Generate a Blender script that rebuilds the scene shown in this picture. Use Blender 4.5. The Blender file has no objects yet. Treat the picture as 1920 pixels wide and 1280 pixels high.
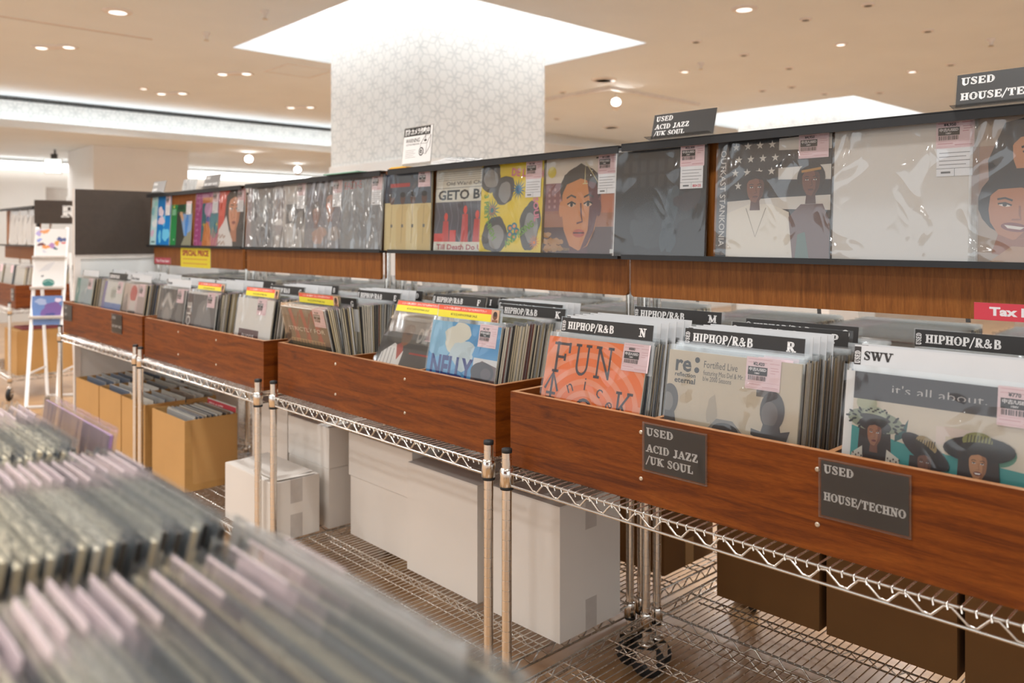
import bpy, math, random
from mathutils import Matrix, Vector

# ------------------------------------------------------------------ camera, world, light, exposure
sc = bpy.context.scene
COL = sc.collection
random.seed(7)
CAM_H = 1.33
cam = bpy.data.cameras.new('camera')
camo = bpy.data.objects.new('camera', cam); COL.objects.link(camo)
cam.sensor_width = 36.0
cam.lens = 1532.0 / 1920.0 * 36.0
cam.shift_y = -(640 - 443) / 1920.0
cam.clip_start = 0.02; cam.clip_end = 80
cam.dof.use_dof = True; cam.dof.focus_distance = 1.95; cam.dof.aperture_fstop = 3.4
camo.location = (0, 0, CAM_H); camo.rotation_euler = (math.pi/2, 0, 0)
sc.camera = camo
sc.view_settings.view_transform = 'Standard'
sc.view_settings.look = 'None'
sc.view_settings.gamma = 1.0
sc.view_settings.use_curve_mapping = False
sc.view_settings.exposure = 0.29
sc.cycles.transparent_max_bounces = 40
sc.cycles.max_bounces = 8
sc.cycles.sample_clamp_indirect = 6.0
w = bpy.data.worlds.new('store_air'); sc.world = w; w.use_nodes = True
w.node_tree.nodes['Background'].inputs[0].default_value = (0.93, 0.97, 1.0, 1)
w.node_tree.nodes['Background'].inputs[1].default_value = 1.2

# plan axes of the building: A runs along the record racks (far left), B runs away to the right
AX = Vector((-0.674, 0.739, 0)); BX = Vector((0.739, 0.674, 0))
AX.normalize(); BX = Vector((AX.y, -AX.x, 0))
CC = Vector((-0.615, 6.72, 0))            # centre of the near column
CEIL = 2.90
def ab(a, b, z=0): return CC + AX*a + BX*b + Vector((0, 0, z))
ROOM = Matrix(((BX.x, AX.x, 0, CC.x), (BX.y, AX.y, 0, CC.y), (0, 0, 1, 0), (0, 0, 0, 1)))   # local x = B, y = A
ROOMI = ROOM.inverted()

def lamp(loc, energy, size, color=(.97, .985, 1), rot=(0, 0, 0), spread=math.radians(150), sx=None):
    l = bpy.data.lights.new('ceiling_lamp_fill', 'AREA'); l.energy = energy
    l.shape = 'DISK' if sx is None else 'RECTANGLE'
    l.size = size
    if sx: l.size_y = sx
    l.color = color; l.spread = spread
    o = bpy.data.objects.new('ceiling_lamp_fill', l); COL.objects.link(o); o.location = loc; o.rotation_euler = rot
    return o
# stand-ins for the shop's recessed downlights, plus added fill: a regular grid of area lights just under the ceiling
for a in (-4.6, -2.3, 1.9, 3.9):
    for b in (-7.2, -5.2, -3.2, -1.2, 1.4, 3.6, 7.8, 10):  # last two rows are fill, added to brighten the right-hand ceiling
        p = ab(a, b, CEIL - .03)
        lamp(p, 19, .22)
for a in (-.2,):
    for b in (-6.5, -4.4, -2.4, 2.4, 4.0):
        lamp(ab(a, b, CEIL - .03), 19, .22)
for a, b in ((6.6, -2), (6.6, 1), (6.6, 4), (8.0, -1), (8.0, 3), (5.9, -5)):
    lamp(ab(a, b, 2.5), 15, .22)

# ------------------------------------------------------------------ colour and material helpers
def s2l(c): return c/12.92 if c <= .04045 else ((c+.055)/1.055)**2.4
def H(h):
    h = h.lstrip('#'); return tuple(s2l(int(h[i:i+2], 16)/255) for i in (0, 2, 4)) + (1.0,)
MATS = {}
class NT:
    def __init__(s, name):
        s.m = bpy.data.materials.new(name); s.m.use_nodes = True; s.t = s.m.node_tree; s.n = s.t.nodes
        s.b = s.n['Principled BSDF']; s.out = s.n['Material Output']; MATS[name] = s.m
    def add(s, typ, **k):
        x = s.n.new(typ)
        for a, v in k.items(): setattr(x, a, v)
        return x
    def link(s, a, b): s.t.links.new(a, b)
    def math(s, op, a, b=None, c=None):
        x = s.add('ShaderNodeMath', operation=op)
        for i, v in enumerate((a, b, c)):
            if v is None: continue
            if isinstance(v, (int, float)): x.inputs[i].default_value = v
            else: s.link(v, x.inputs[i])
        return x.outputs[0]
    def coord(s, scale=(1, 1, 1), kind='Object', rot=(0, 0, 0)):
        tc = s.add('ShaderNodeTexCoord'); mp = s.add('ShaderNodeMapping'); mp.inputs['Scale'].default_value = scale; mp.inputs['Rotation'].default_value = rot
        s.link(tc.outputs[kind], mp.inputs[0]); return mp.outputs[0]
    def noise(s, vec, scale, detail=3, rough=.5, dist=0):
        x = s.add('ShaderNodeTexNoise'); x.inputs['Scale'].default_value = scale; x.inputs['Detail'].default_value = detail; x.inputs['Roughness'].default_value = rough; x.inputs['Distortion'].default_value = dist
        if vec is not None: s.link(vec, x.inputs[0])
        return x.outputs[0]
    def ramp(s, f, stops):
        x = s.add('ShaderNodeValToRGB'); e = x.color_ramp.elements
        while len(e) < len(stops): e.new(.5)
        for i, (p, c) in enumerate(stops): e[i].position = p; e[i].color = c
        s.link(f, x.inputs[0]); return x.outputs[0]
    def mix(s, f, a, b, mode='MIX'):
        x = s.add('ShaderNodeMix', data_type='RGBA', blend_type=mode)
        for sock, v in ((x.inputs[0], f), (x.inputs[6], a), (x.inputs[7], b)):
            if isinstance(v, (int, float, tuple)): sock.default_value = v
            else: s.link(v, sock)
        return x.outputs[2]
    def bump(s, h, strength=.3, dist=.01):
        x = s.add('ShaderNodeBump'); x.inputs['Strength'].default_value = strength; x.inputs['Distance'].default_value = dist
        s.link(h, x.inputs['Height']); return x.outputs[0]
    def set(s, **k):
        for a, v in k.items():
            i = s.b.inputs[a.replace('_', ' ')]
            if isinstance(v, (int, float, tuple)): i.default_value = v
            else: s.link(v, i)
        return s.m
def plain(name, hexc, rough=.5, metal=0, vary=.06, scale=12, bump=0):
    t = NT(name); v = t.coord(); n = t.noise(v, scale, 4)
    c = H(hexc); d = tuple(x*(1-vary*2) for x in c[:3])+(1,)
    t.set(Base_Color=t.ramp(n, [(.3, d), (.7, c)]), Roughness=rough, Metallic=metal)
    if bump: t.set(Normal=t.bump(t.noise(v, scale*12, 3), bump, .002))
    return t.m
def wood(name, c1, c2, c3, grain=(1.2, 1.2, 14), rough=.38, coat=.15):
    t = NT(name); v = t.coord(grain)
    n1 = t.noise(v, 3.0, 6, .6, 1.2); v2 = t.coord(tuple(g*7 for g in grain)); n2 = t.noise(v2, 6, 4, .65)
    base = t.ramp(n1, [(.28, H(c1)), (.5, H(c2)), (.75, H(c3))])
    base = t.mix(.45, base, t.ramp(n2, [(.35, (.35, .33, .3, 1)), (.65, (1, 1, 1, 1))]), 'MULTIPLY')
    t.set(Base_Color=base, Roughness=rough, Specular_IOR_Level=.3, Coat_Weight=coat, Coat_Roughness=.3, Normal=t.bump(n2, .12, .002))
    return t.m
wood('bin_wood', '#522203', '#7e3d08', '#954f12', rough=.48, coat=.04)
wood('bin_edge', '#a8744c', '#c08a60', '#d0a077', (8, 8, 8))
wood('board_wood', '#7b4413', '#95571f', '#a5672b', (22, 22, 1.2), .5, .03)
plain('ceiling_paint', '#e6edf1', .9, vary=.02, scale=2)
plain('white_paint', '#e8e6e2', .75, vary=.02, scale=3)
plain('cove_paint', '#f4f4f4', .9, vary=.01)
plain('panel_grey', '#d9dad8', .6, vary=.02, scale=3)
plain('dark_laminate', '#43382f', .55, vary=.08, scale=30, bump=.1)
plain('black_metal', '#2a2a2b', .42, .2)
plain('charcoal', '#3e3d3c', .55)
plain('rubber', '#1c1c1c', .6)
plain('white_metal', '#e6dfd8', .45)
plain('white_card', '#cfd0d1', .45, vary=.02)
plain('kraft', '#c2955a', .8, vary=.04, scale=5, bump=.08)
plain('kraft_shaded', '#7c5326', .8, vary=.05, scale=5, bump=.08)  # same board, with the shade on the rear cartons put into its colour
plain('white_box', '#ddd6cd', .7, vary=.02, scale=4, bump=.05)
plain('box_tape', '#c2bab2', .35, vary=.05, scale=30)
plain('kraft_tape', '#b98d52', .4, vary=.05, scale=30)
plain('screw_steel', '#d8cdbb', .3, .8)
t = NT('chrome'); v = t.coord((1, 1, 6)); t.set(Base_Color=(.80, .77, .72, 1), Metallic=1.0, Roughness=t.ramp(t.noise(v, 30, 3), [(.3, (.12,)*3+(1,)), (.7, (.22,)*3+(1,))]))
t = NT('wire'); t.set(Base_Color=(.74, .71, .66, 1), Metallic=1.0, Roughness=t.ramp(t.noise(t.coord(), 40, 2), [(.3, (.2,)*3+(1,)), (.7, (.3,)*3+(1,))]))
def printed(name, rough, coat, bumpy):
    t = NT(name); a = t.add('ShaderNodeAttribute', attribute_name='Col')
    n = t.noise(t.coord(), 60, 3)
    t.set(Base_Color=t.mix(.05, a.outputs[0], t.ramp(n, [(.3, (.6, .6, .6, 1)), (.7, (1, 1, 1, 1))]), 'MULTIPLY'), Roughness=rough, Coat_Weight=coat, Coat_Roughness=.15)
    if bumpy: t.set(Normal=t.bump(t.noise(t.coord(), 180, 2), .05, .001))
    return t.m
printed('print', .5, 0.0, True)
printed('gloss_print', .35, .35, False)
# clear polypropylene sleeve: mostly see-through, wrinkled glossy reflections
def film(name, wr, scale, gl, tint=(.97, .98, .98, 1), haze=.06, crease=False):
    t = NT(name); v = t.coord((1, 1, .45), rot=(0, .5, 0))
    n = t.noise(v, scale, 2, .4, 1.6); n2 = t.noise(v, scale*3.2, 1, .4, .6)
    h = t.math('ADD', n, t.math('MULTIPLY', n2, .18))
    if crease: h = t.math('ADD', t.math('MULTIPLY', t.math('ABSOLUTE', t.math('SUBTRACT', n, .5)), 2.2), t.math('MULTIPLY', t.math('ABSOLUTE', t.math('SUBTRACT', n2, .5)), .35))
    if crease:
        mk = t.add('ShaderNodeMapRange'); mk.inputs[1].default_value = .46; mk.inputs[2].default_value = .68; t.link(t.noise(t.coord((1, 1, 1)), 5.5, 1, .5, .8), mk.inputs[0]); h = t.math('MULTIPLY', h, mk.outputs[0])
    tr = t.add('ShaderNodeBsdfTransparent'); tr.inputs[0].default_value = tint
    g = t.add('ShaderNodeBsdfGlossy'); g.inputs['Roughness'].default_value = .08; g.inputs['Color'].default_value = (1, 1, 1, 1)
    t.link(t.bump(h, wr, .02), g.inputs['Normal'])
    d = t.add('ShaderNodeBsdfDiffuse'); d.inputs[0].default_value = (.86, .87, .88, 1)
    fr = t.add('ShaderNodeFresnel'); fr.inputs[0].default_value = 1.45; t.link(t.bump(h, wr*.6, .02), fr.inputs['Normal'])
    m1 = t.add('ShaderNodeMixShader'); m1.inputs[0].default_value = haze; t.link(tr.outputs[0], m1.inputs[1]); t.link(d.outputs[0], m1.inputs[2])
    m2 = t.add('ShaderNodeMixShader'); t.link(t.math('MINIMUM', t.math('MULTIPLY', fr.outputs[0], gl), .75), m2.inputs[0])
    t.link(m1.outputs[0], m2.inputs[1]); t.link(g.outputs[0], m2.inputs[2]); t.link(m2.outputs[0], t.out.inputs[0])
film('sleeve', .7, 5, 1.7, haze=.02, crease=True)
film('sleeve_crumpled', 1.0, 7, 3.0, haze=.04, crease=True)
film('sleeve_shiny', .75, 8, 2.6, haze=.10)
film('sleeve_edge', .25, 8, 1.6, haze=.10)
film('clear_holder', .1, 5, .8, haze=.012)
def glow(name, col, st):
    t = NT(name); t.set(Base_Color=(.8, .8, .8, 1), Emission_Color=col, Emission_Strength=st); return t.m
glow('led_strip', (.93, .97, 1, 1), 17)
glow('trough_strip', (.95, .98, 1, 1), 5.0)
glow('linear_light', (1, .99, .96, 1), 5)
glow('lamp_lens', (1, .95, .88, 1), 1.3)
glow('spot_lens', (1, .97, .92, 1), 30)
glow('exit_face', (.85, 1, .98, 1), 1.3)
glow('exit_mark', (.05, .6, .35, 1), .6)
# floor: pale oak planks
t = NT('floor_wood'); v = t.coord(rot=(0, 0, 0))
br = t.add('ShaderNodeTexBrick'); t.link(v, br.inputs[0]); br.inputs['Scale'].default_value = 1; br.inputs['Brick Width'].default_value = 1.2; br.inputs['Row Height'].default_value = .14; br.inputs['Mortar Size'].default_value = .0016
br.inputs['Color1'].default_value = H('#c49c70'); br.inputs['Color2'].default_value = H('#b58a5e'); br.inputs['Mortar'].default_value = H('#8f6238')
g = t.noise(t.coord((1.2, 14, 1)), 5, 5, .6, .6)
t.set(Base_Color=t.mix(.5, br.outputs[0], t.ramp(g, [(.3, (.62, .58, .54, 1)), (.7, (1, 1, 1, 1))]), 'MULTIPLY'), Roughness=.32, Coat_Weight=.25, Coat_Roughness=.2)
# wallpaper: grey chains interlacing in three directions into six-pointed stars
t = NT('wallpaper'); tc = t.add('ShaderNodeTexCoord'); sp = t.add('ShaderNodeSeparateXYZ'); t.link(tc.outputs['UV'], sp.inputs[0])
X, Y = sp.outputs[0], sp.outputs[1]; S = .155; tot = None
for k in range(3):
    th = math.radians(60*k); c, s_ = math.cos(th), math.sin(th)
    q = t.math('ADD', t.math('MULTIPLY', X, c), t.math('MULTIPLY', Y, s_))
    p = t.math('ADD', t.math('MULTIPLY', X, -s_), t.math('MULTIPLY', Y, c))
    qm = t.math('ABSOLUTE', t.math('SUBTRACT', t.math('MODULO', t.math('ADD', q, S*200.5), S), S/2))
    sn = t.math('ABSOLUTE', t.math('SINE', t.math('MULTIPLY', p, math.pi/(S*1.1547/2))))
    d = t.math('ABSOLUTE', t.math('SUBTRACT', qm, t.math('MULTIPLY', sn, S*.15)))
    l = t.math('LESS_THAN', d, .0042)
    tot = l if tot is None else t.math('MAXIMUM', tot, l)
t.set(Base_Color=t.mix(tot, H('#e4e5e2'), H('#c9ccca')), Roughness=.6)

# ------------------------------------------------------------------ mesh helpers
class MB:
    def __init__(s): s.v = []; s.f = []; s.mi = []; s.c = []; s.s = []; s.uv = None
    def face(s, pts, mi=0, col=None, smooth=False):
        i = len(s.v); s.v += [tuple(p) for p in pts]; s.f.append(tuple(range(i, i+len(pts)))); s.mi.append(mi); s.c.append(col or (.8, .8, .8, 1)); s.s.append(smooth)
    def box(s, a, b, mi=0, col=None, M=None, top=None, faces='xXyYzZ', cols=None):
        (x0, y0, z0), (x1, y1, z1) = a, b
        P = [Vector(p) for p in ((x0, y0, z0), (x1, y0, z0), (x1, y1, z0), (x0, y1, z0), (x0, y0, z1), (x1, y0, z1), (x1, y1, z1), (x0, y1, z1))]
        if M: P = [M @ p for p in P]
        F = {'z': (0, 3, 2, 1), 'Z': (4, 5, 6, 7), 'y': (0, 1, 5, 4), 'X': (1, 2, 6, 5), 'Y': (2, 3, 7, 6), 'x': (3, 0, 4, 7)}
        for k in faces:
            s.face([P[i] for i in F[k]], top if (k == 'Z' and top is not None) else mi, (cols or {}).get(k, col))
    def lathe(s, prof, n=12, mi=0, org=(0, 0, 0), M=None, smooth=True, col=None):
        o = Vector(org); R = []
        for r, z in prof:
            ring = [o + Vector((r*math.cos(2*math.pi*k/n), r*math.sin(2*math.pi*k/n), z)) for k in range(n)]
            if M: ring = [M @ p for p in ring]
            R.append(ring)
        base = len(s.v)
        for ring in R: s.v += [tuple(p) for p in ring]
        for i in range(len(R)-1):
            for k in range(n):
                k2 = (k+1) % n
                s.f.append((base+i*n+k, base+i*n+k2, base+(i+1)*n+k2, base+(i+1)*n+k)); s.mi.append(mi); s.c.append(col or (.8,)*3+(1,)); s.s.append(smooth)
        if prof[0][0] > 1e-6: s.face(list(reversed(R[0])), mi, col)
        if prof[-1][0] > 1e-6: s.face(R[-1], mi, col)
    def tube(s, pts, r, n=6, mi=0, col=None, cap=True):
        pts = [Vector(p) for p in pts]; base = len(s.v); m = len(pts)
        for i, p in enumerate(pts):
            d = (pts[min(i+1, m-1)] - pts[max(i-1, 0)]).normalized()
            u = d.cross(Vector((0, 0, 1)) if abs(d.z) < .95 else Vector((1, 0, 0))).normalized(); w_ = d.cross(u)
            s.v += [tuple(p + (u*math.cos(2*math.pi*k/n) + w_*math.sin(2*math.pi*k/n))*r) for k in range(n)]
        for i in range(m-1):
            for k in range(n):
                k2 = (k+1) % n
                s.f.append((base+i*n+k, base+i*n+k2, base+(i+1)*n+k2, base+(i+1)*n+k)); s.mi.append(mi); s.c.append(col or (.8,)*3+(1,)); s.s.append(True)
        if cap:
            for q in (base, base+(m-1)*n):
                s.f.append(tuple(range(q, q+n))); s.mi.append(mi); s.c.append(col or (.8,)*3+(1,)); s.s.append(False)
    def mesh(s, name, mats):
        me = bpy.data.meshes.new(name); me.from_pydata(s.v, [], s.f)
        for m in mats: me.materials.append(MATS[m])
        me.polygons.foreach_set('material_index', s.mi)
        me.polygons.foreach_set('use_smooth', s.s)
        if any(m in ('print', 'gloss_print') for m in mats):
            ca = me.color_attributes.new('Col', 'FLOAT_COLOR', 'CORNER'); buf = []
            for f, c in zip(s.f, s.c): buf += list(c)*len(f)
            ca.data.foreach_set('color', buf)
        me.update(); return me
    def build(s, name, mats, parent=None, M=None, **tags):
        return link(name, s.mesh(name, mats if isinstance(mats, (list, tuple)) else [mats]), parent, M, **tags)
def link(name, me, parent=None, M=None, **tags):
    o = bpy.data.objects.new(name, me); COL.objects.link(o)
    if parent: o.parent = parent
    if M is not None: o.matrix_basis = M
    tag(o, **tags); return o
def tag(o, label=None, cat=None, group=None, kind=None):
    if label: o['label'] = label
    if cat: o['category'] = cat
    if group: o['group'] = group
    if kind: o['kind'] = kind
def thing(name, M, label, cat, group=None):
    o = bpy.data.objects.new(name, None); o.empty_display_size = .05; COL.objects.link(o); o.matrix_basis = M; tag(o, label, cat, group); return o
def copy_tree(o, M, label=None, group=None):
    r = o.copy(); COL.objects.link(r); r.matrix_basis = M
    if label: r['label'] = label
    if group: r['group'] = group
    for ch in list(o.children):
        c = ch.copy(); COL.objects.link(c); c.parent = r
        for g_ in list(ch.children):
            d = g_.copy(); COL.objects.link(d); d.parent = c
    return r
T = Matrix.Translation
def RX(a): return Matrix.Rotation(a, 4, 'X')
def RY(a): return Matrix.Rotation(a, 4, 'Y')
def RZ(a): return Matrix.Rotation(a, 4, 'Z')

# ------------------------------------------------------------------ flat artwork (printed matter), text, lettering
_tc = {}
def text_tris(s, bold=0.0):
    k = (s, bold)
    if k in _tc: return _tc[k]
    cu = bpy.data.curves.new('lettering', 'FONT'); cu.body = s; cu.size = 1; cu.offset = bold; cu.resolution_u = 2; cu.fill_mode = 'FRONT'
    ob = bpy.data.objects.new('lettering', cu); COL.objects.link(ob)
    bpy.context.view_layer.update()
    dg = bpy.context.evaluated_depsgraph_get(); me = bpy.data.meshes.new_from_object(ob.evaluated_get(dg))
    fs = [[(me.vertices[i].co.x, me.vertices[i].co.y) for i in p.vertices] for p in me.polygons]
    bpy.data.meshes.remove(me); bpy.data.objects.remove(ob); bpy.data.curves.remove(cu)
    xs = [p[0] for f in fs for p in f] or [0, 1]
    _tc[k] = (fs, min(xs), max(xs)); return _tc[k]
def arc(cx, cy, rx, ry, a0, a1, n=10):
    return [(cx+rx*math.cos(math.radians(a0+(a1-a0)*i/n)), cy+ry*math.sin(math.radians(a0+(a1-a0)*i/n))) for i in range(n+1)]
# slab-serif capitals drawn as pen strokes: char -> (width, [(points, 'T'hick or 't'hin)], [serif positions])
G = {
 'A': (1.0, [([(.18, .05), (.5, .97)], 't'), ([(.5, .97), (.82, .05)], 'T'), ([(.28, .33), (.7, .33)], 't')], [(.18, 0), (.82, 0)]),
 'B': (.85, [([(.25, 0), (.25, 1)], 'T'), ([(.12, .95)]+arc(.45, .74, .24, .20, 90, -90)+[(.2, .54)], 't'), ([(.2, .51)]+arc(.48, .27, .28, .23, 90, -90)+[(.1, .05)], 't'), (arc(.45, .74, .22, .17, 50, -50, 5), 'T'), (arc(.48, .27, .26, .19, 50, -50, 5), 'T')], []),
 'C': (.85, [(arc(.48, .5, .36, .44, 40, 320, 18), 't'), (arc(.46, .5, .31, .36, 125, 235, 8), 'T'), ([(.77, .62), (.77, .98)], 't')], []),
 'D': (.92, [([(.25, 0), (.25, 1)], 'T'), ([(.1, .95)]+arc(.42, .5, .40, .45, 90, -90, 14)+[(.1, .05)], 't'), (arc(.4, .5, .38, .36, 50, -50, 6), 'T')], []),
 'E': (.85, [([(.25, 0), (.25, 1)], 'T'), ([(.08, .94), (.76, .94)], 't'), ([(.25, .51), (.6, .51)], 't'), ([(.08, .06), (.78, .06)], 't'), ([(.74, .7), (.74, 1)], 't'), ([(.77, 0), (.77, .32)], 't'), ([(.6, .4), (.6, .63)], 't')], []),
 'F': (.8, [([(.25, 0), (.25, 1)], 'T'), ([(.08, .94), (.76, .94)], 't'), ([(.25, .51), (.58, .51)], 't'), ([(.74, .66), (.74, 1)], 't'), ([(.58, .4), (.58, .63)], 't')], [(.25, 0)]),
 'G': (.92, [(arc(.48, .5, .36, .44, 45, 330, 18), 't'), (arc(.46, .5, .31, .36, 125, 235, 8), 'T'), ([(.76, .64), (.76, .98)], 't'), ([(.74, .05), (.74, .42)], 'T'), ([(.52, .44), (.92, .44)], 't')], []),
 'H': (1.0, [([(.25, 0), (.25, 1)], 'T'), ([(.75, 0), (.75, 1)], 'T'), ([(.25, .5), (.75, .5)], 't')], [(.25, 0), (.25, 1), (.75, 0), (.75, 1)]),
 'I': (.5, [([(.25, 0), (.25, 1)], 'T')], [(.25, 0), (.25, 1)]),
 'J': (.7, [([(.48, 1), (.48, .25)]+arc(.3, .25, .18, .2, 0, -150, 8), 'T')], [(.48, 1)]),
 'K': (1.0, [([(.25, 0), (.25, 1)], 'T'), ([(.3, .42), (.78, .98)], 't'), ([(.42, .58), (.82, .03)], 'T')], [(.25, 0), (.25, 1), (.78, 1), (.82, 0)]),
 'L': (.8, [([(.25, 0), (.25, 1)], 'T'), ([(.08, .06), (.76, .06)], 't'), ([(.73, 0), (.73, .36)], 't')], [(.25, 1)]),
 'M': (1.2, [([(.2, 0), (.2, 1)], 't'), ([(1.0, 0), (1.0, 1)], 'T'), ([(.22, .95), (.6, .1)], 'T'), ([(.6, .1), (.98, .95)], 't')], [(.2, 0), (1.0, 0), (.18, 1), (1.02, 1)]),
 'N': (1.0, [([(.22, 0), (.22, 1)], 't'), ([(.78, 0), (.78, 1)], 't'), ([(.22, .95), (.78, .05)], 'T')], [(.22, 0), (.2, 1), (.78, 1)]),
 'O': (.95, [(arc(.475, .5, .38, .44, 0, 360, 24), 't'), (arc(.45, .5, .32, .36, 125, 235, 8), 'T'), (arc(.5, .5, .32, .36, 55, -55, 8), 'T')], []),
 'P': (.85, [([(.25, 0), (.25, 1)], 'T'), ([(.1, .95)]+arc(.46, .70, .28, .25, 90, -90, 10)+[(.2, .45)], 't'), (arc(.46, .7, .26, .2, 55, -55, 5), 'T')], [(.25, 0)]),
 'R': (.98, [([(.25, 0), (.25, 1)], 'T'), ([(.1, .95)]+arc(.46, .73, .27, .22, 90, -90, 10)+[(.2, .51)], 't'), (arc(.46, .73, .25, .18, 55, -55, 5), 'T'), ([(.46, .5), (.78, .03)], 'T')], [(.25, 0), (.82, 0)]),
 'S': (.75, [(arc(.37, .73, .25, .22, 30, 240, 10)+[(.4, .5)]+arc(.37, .27, .27, .22, 60, -150, 10), 't'), ([(.2, .72), (.33, .55), (.5, .45), (.58, .28)], 'T'), ([(.62, .7), (.62, .97)], 't'), ([(.11, .03), (.11, .32)], 't')], []),
 'T': (.9, [([(.45, 0), (.45, 1)], 'T'), ([(.06, .94), (.84, .94)], 't'), ([(.09, .64), (.09, 1)], 't'), ([(.81, .64), (.81, 1)], 't')], [(.45, 0)]),
 'U': (.98, [([(.25, 1), (.25, .32)]+arc(.49, .32, .24, .27, 180, 270, 6), 'T'), (arc(.49, .32, .26, .27, 270, 360, 6)+[(.75, 1)], 't')], [(.25, 1), (.75, 1)]),
 'V': (1.0, [([(.2, .97), (.52, .03)], 'T'), ([(.52, .03), (.82, .97)], 't')], [(.2, 1), (.82, 1)]),
 'W': (1.35, [([(.18, .97), (.45, .03)], 'T'), ([(.45, .03), (.7, .9)], 't'), ([(.66, .97), (.93, .03)], 'T'), ([(.93, .03), (1.18, .97)], 't')], [(.18, 1), (.66, 1), (1.18, 1)]),
 'Y': (1.0, [([(.2, .97), (.5, .45)], 'T'), ([(.5, .45), (.82, .97)], 't'), ([(.5, 0), (.5, .48)], 'T')], [(.2, 1), (.82, 1), (.5, 0)]),
 'Z': (.85, [([(.1, .94), (.74, .94)], 't'), ([(.66, .92), (.18, .08)], 'T'), ([(.1, .06), (.78, .06)], 't'), ([(.12, .68), (.12, 1)], 't'), ([(.75, 0), (.75, .32)], 't')], []),
 '&': (1.05, [(arc(.42, .76, .17, .17, 0, 360, 14), 't'), (arc(.38, .27, .27, .23, 0, 360, 16), 't'), ([(.28, .68), (.85, .05)], 'T'), ([(.62, .3), (.88, .55)], 't')], []),
 '/': (.55, [([(.0, -.18), (.52, 1.08)], 't')], []),
 ' ': (.45, [], []),
}
class Art:
    """flat print on the front (-y) face: u,v run 0..1 over width W and height H, from bottom left"""
    def __init__(s, W, Hh, bg='#ffffff', eps=2.5e-5, y0=0):
        s.W, s.H, s.eps, s.k, s.mb, s.y0 = W, Hh, eps, 0, MB(), y0
        if bg: s.rect(0, 0, 1, 1, bg)
    def emit(s, pts, col, clip=True):
        if clip:
            for ax, lim, sg in ((0, 0, 1), (0, 1, -1), (1, 0, 1), (1, 1, -1)):
                out = []
                for i in range(len(pts)):
                    a, b = pts[i-1], pts[i]; ia = sg*(a[ax]-lim) >= 0; ib = sg*(b[ax]-lim) >= 0
                    if ia != ib:
                        t_ = (lim-a[ax])/(b[ax]-a[ax]); q = [a[0]+t_*(b[0]-a[0]), a[1]+t_*(b[1]-a[1])]; q[ax] = lim; out.append(tuple(q))
                    if ib: out.append(b)
                pts = out
                if len(pts) < 3: return
        y = s.y0 - s.k*s.eps
        s.mb.face([((p[0]-.5)*s.W, y, p[1]*s.H) for p in pts], 0, H(col) if isinstance(col, str) else col)
    def poly(s, pts, col): s.k += 1; s.emit(list(pts), col)
    def rect(s, x0, y0, x1, y1, col): s.poly([(x0, y0), (x1, y0), (x1, y1), (x0, y1)], col)
    def ell(s, cx, cy, rx, ry, col, rot=0, n=22):
        c, d = math.cos(rot), math.sin(rot)
        s.poly([(cx+rx*math.cos(2*math.pi*i/n)*c-ry*math.sin(2*math.pi*i/n)*d, cy+rx*math.cos(2*math.pi*i/n)*d+ry*math.sin(2*math.pi*i/n)*c) for i in range(n)], col)
    def star(s, cx, cy, r, r2, n, col, rot=math.pi/2, ax=1):
        s.poly([(cx+(r if i % 2 == 0 else r2)*math.cos(rot+math.pi*i/n)*ax, cy+(r if i % 2 == 0 else r2)*math.sin(rot+math.pi*i/n)) for i in range(2*n)], col)
    def strip(s, pts, w_, col, xf=None):
        L, R = [], []
        for i, p in enumerate(pts):
            a, b = pts[max(i-1, 0)], pts[min(i+1, len(pts)-1)]
            if i == 0 and pts[0] == pts[-1]: a = pts[-2]
            if i == len(pts)-1 and pts[0] == pts[-1]: b = pts[1]
            dx, dy = b[0]-a[0], b[1]-a[1]; l = math.hypot(dx, dy) or 1; nx, ny = -dy/l*w_/2, dx/l*w_/2
            L.append((p[0]+nx, p[1]+ny)); R.append((p[0]-nx, p[1]-ny))
        for i in range(len(pts)-1):
            q = [R[i], R[i+1], L[i+1], L[i]]
            s.emit([xf(*p) for p in q] if xf else q, col)
    def line(s, pts, w_, col): s.k += 1; s.strip(pts, w_, col)
    def blob(s, cx, cy, rx, ry, col, seed=1, rough=.15, n=26):
        r = random.Random(seed); ph = [r.uniform(0, 6.3) for _ in range(4)]
        P = []
        for i in range(n):
            a = 2*math.pi*i/n; k = 1+rough*(math.sin(2*a+ph[0])+.6*math.sin(3*a+ph[1])+.5*math.sin(5*a+ph[2])+.3*math.sin(9*a+ph[3]))
            P.append((cx+rx*k*math.cos(a), cy+ry*k*math.sin(a)))
        s.poly(P, col)
    def text(s, st, x, y, h, col, w=None, bold=.02, rot=0):
        """h is the letter height as a fraction of the sheet height, w an optional total width fraction"""
        fs, x0, x1 = text_tris(st, bold); s.k += 1
        sy = h/.73*s.H; sx = sy if w is None else w*s.W/(x1-x0)
        c, d = math.cos(rot), math.sin(rot)
        for f in fs:
            P = []
            for px, py in f:
                qx, qy = (px-x0)*sx, py*sy
                P.append((x+(qx*c-qy*d)/s.W, y+(qx*d+qy*c)/s.H))
            s.emit(P, col)
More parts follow.
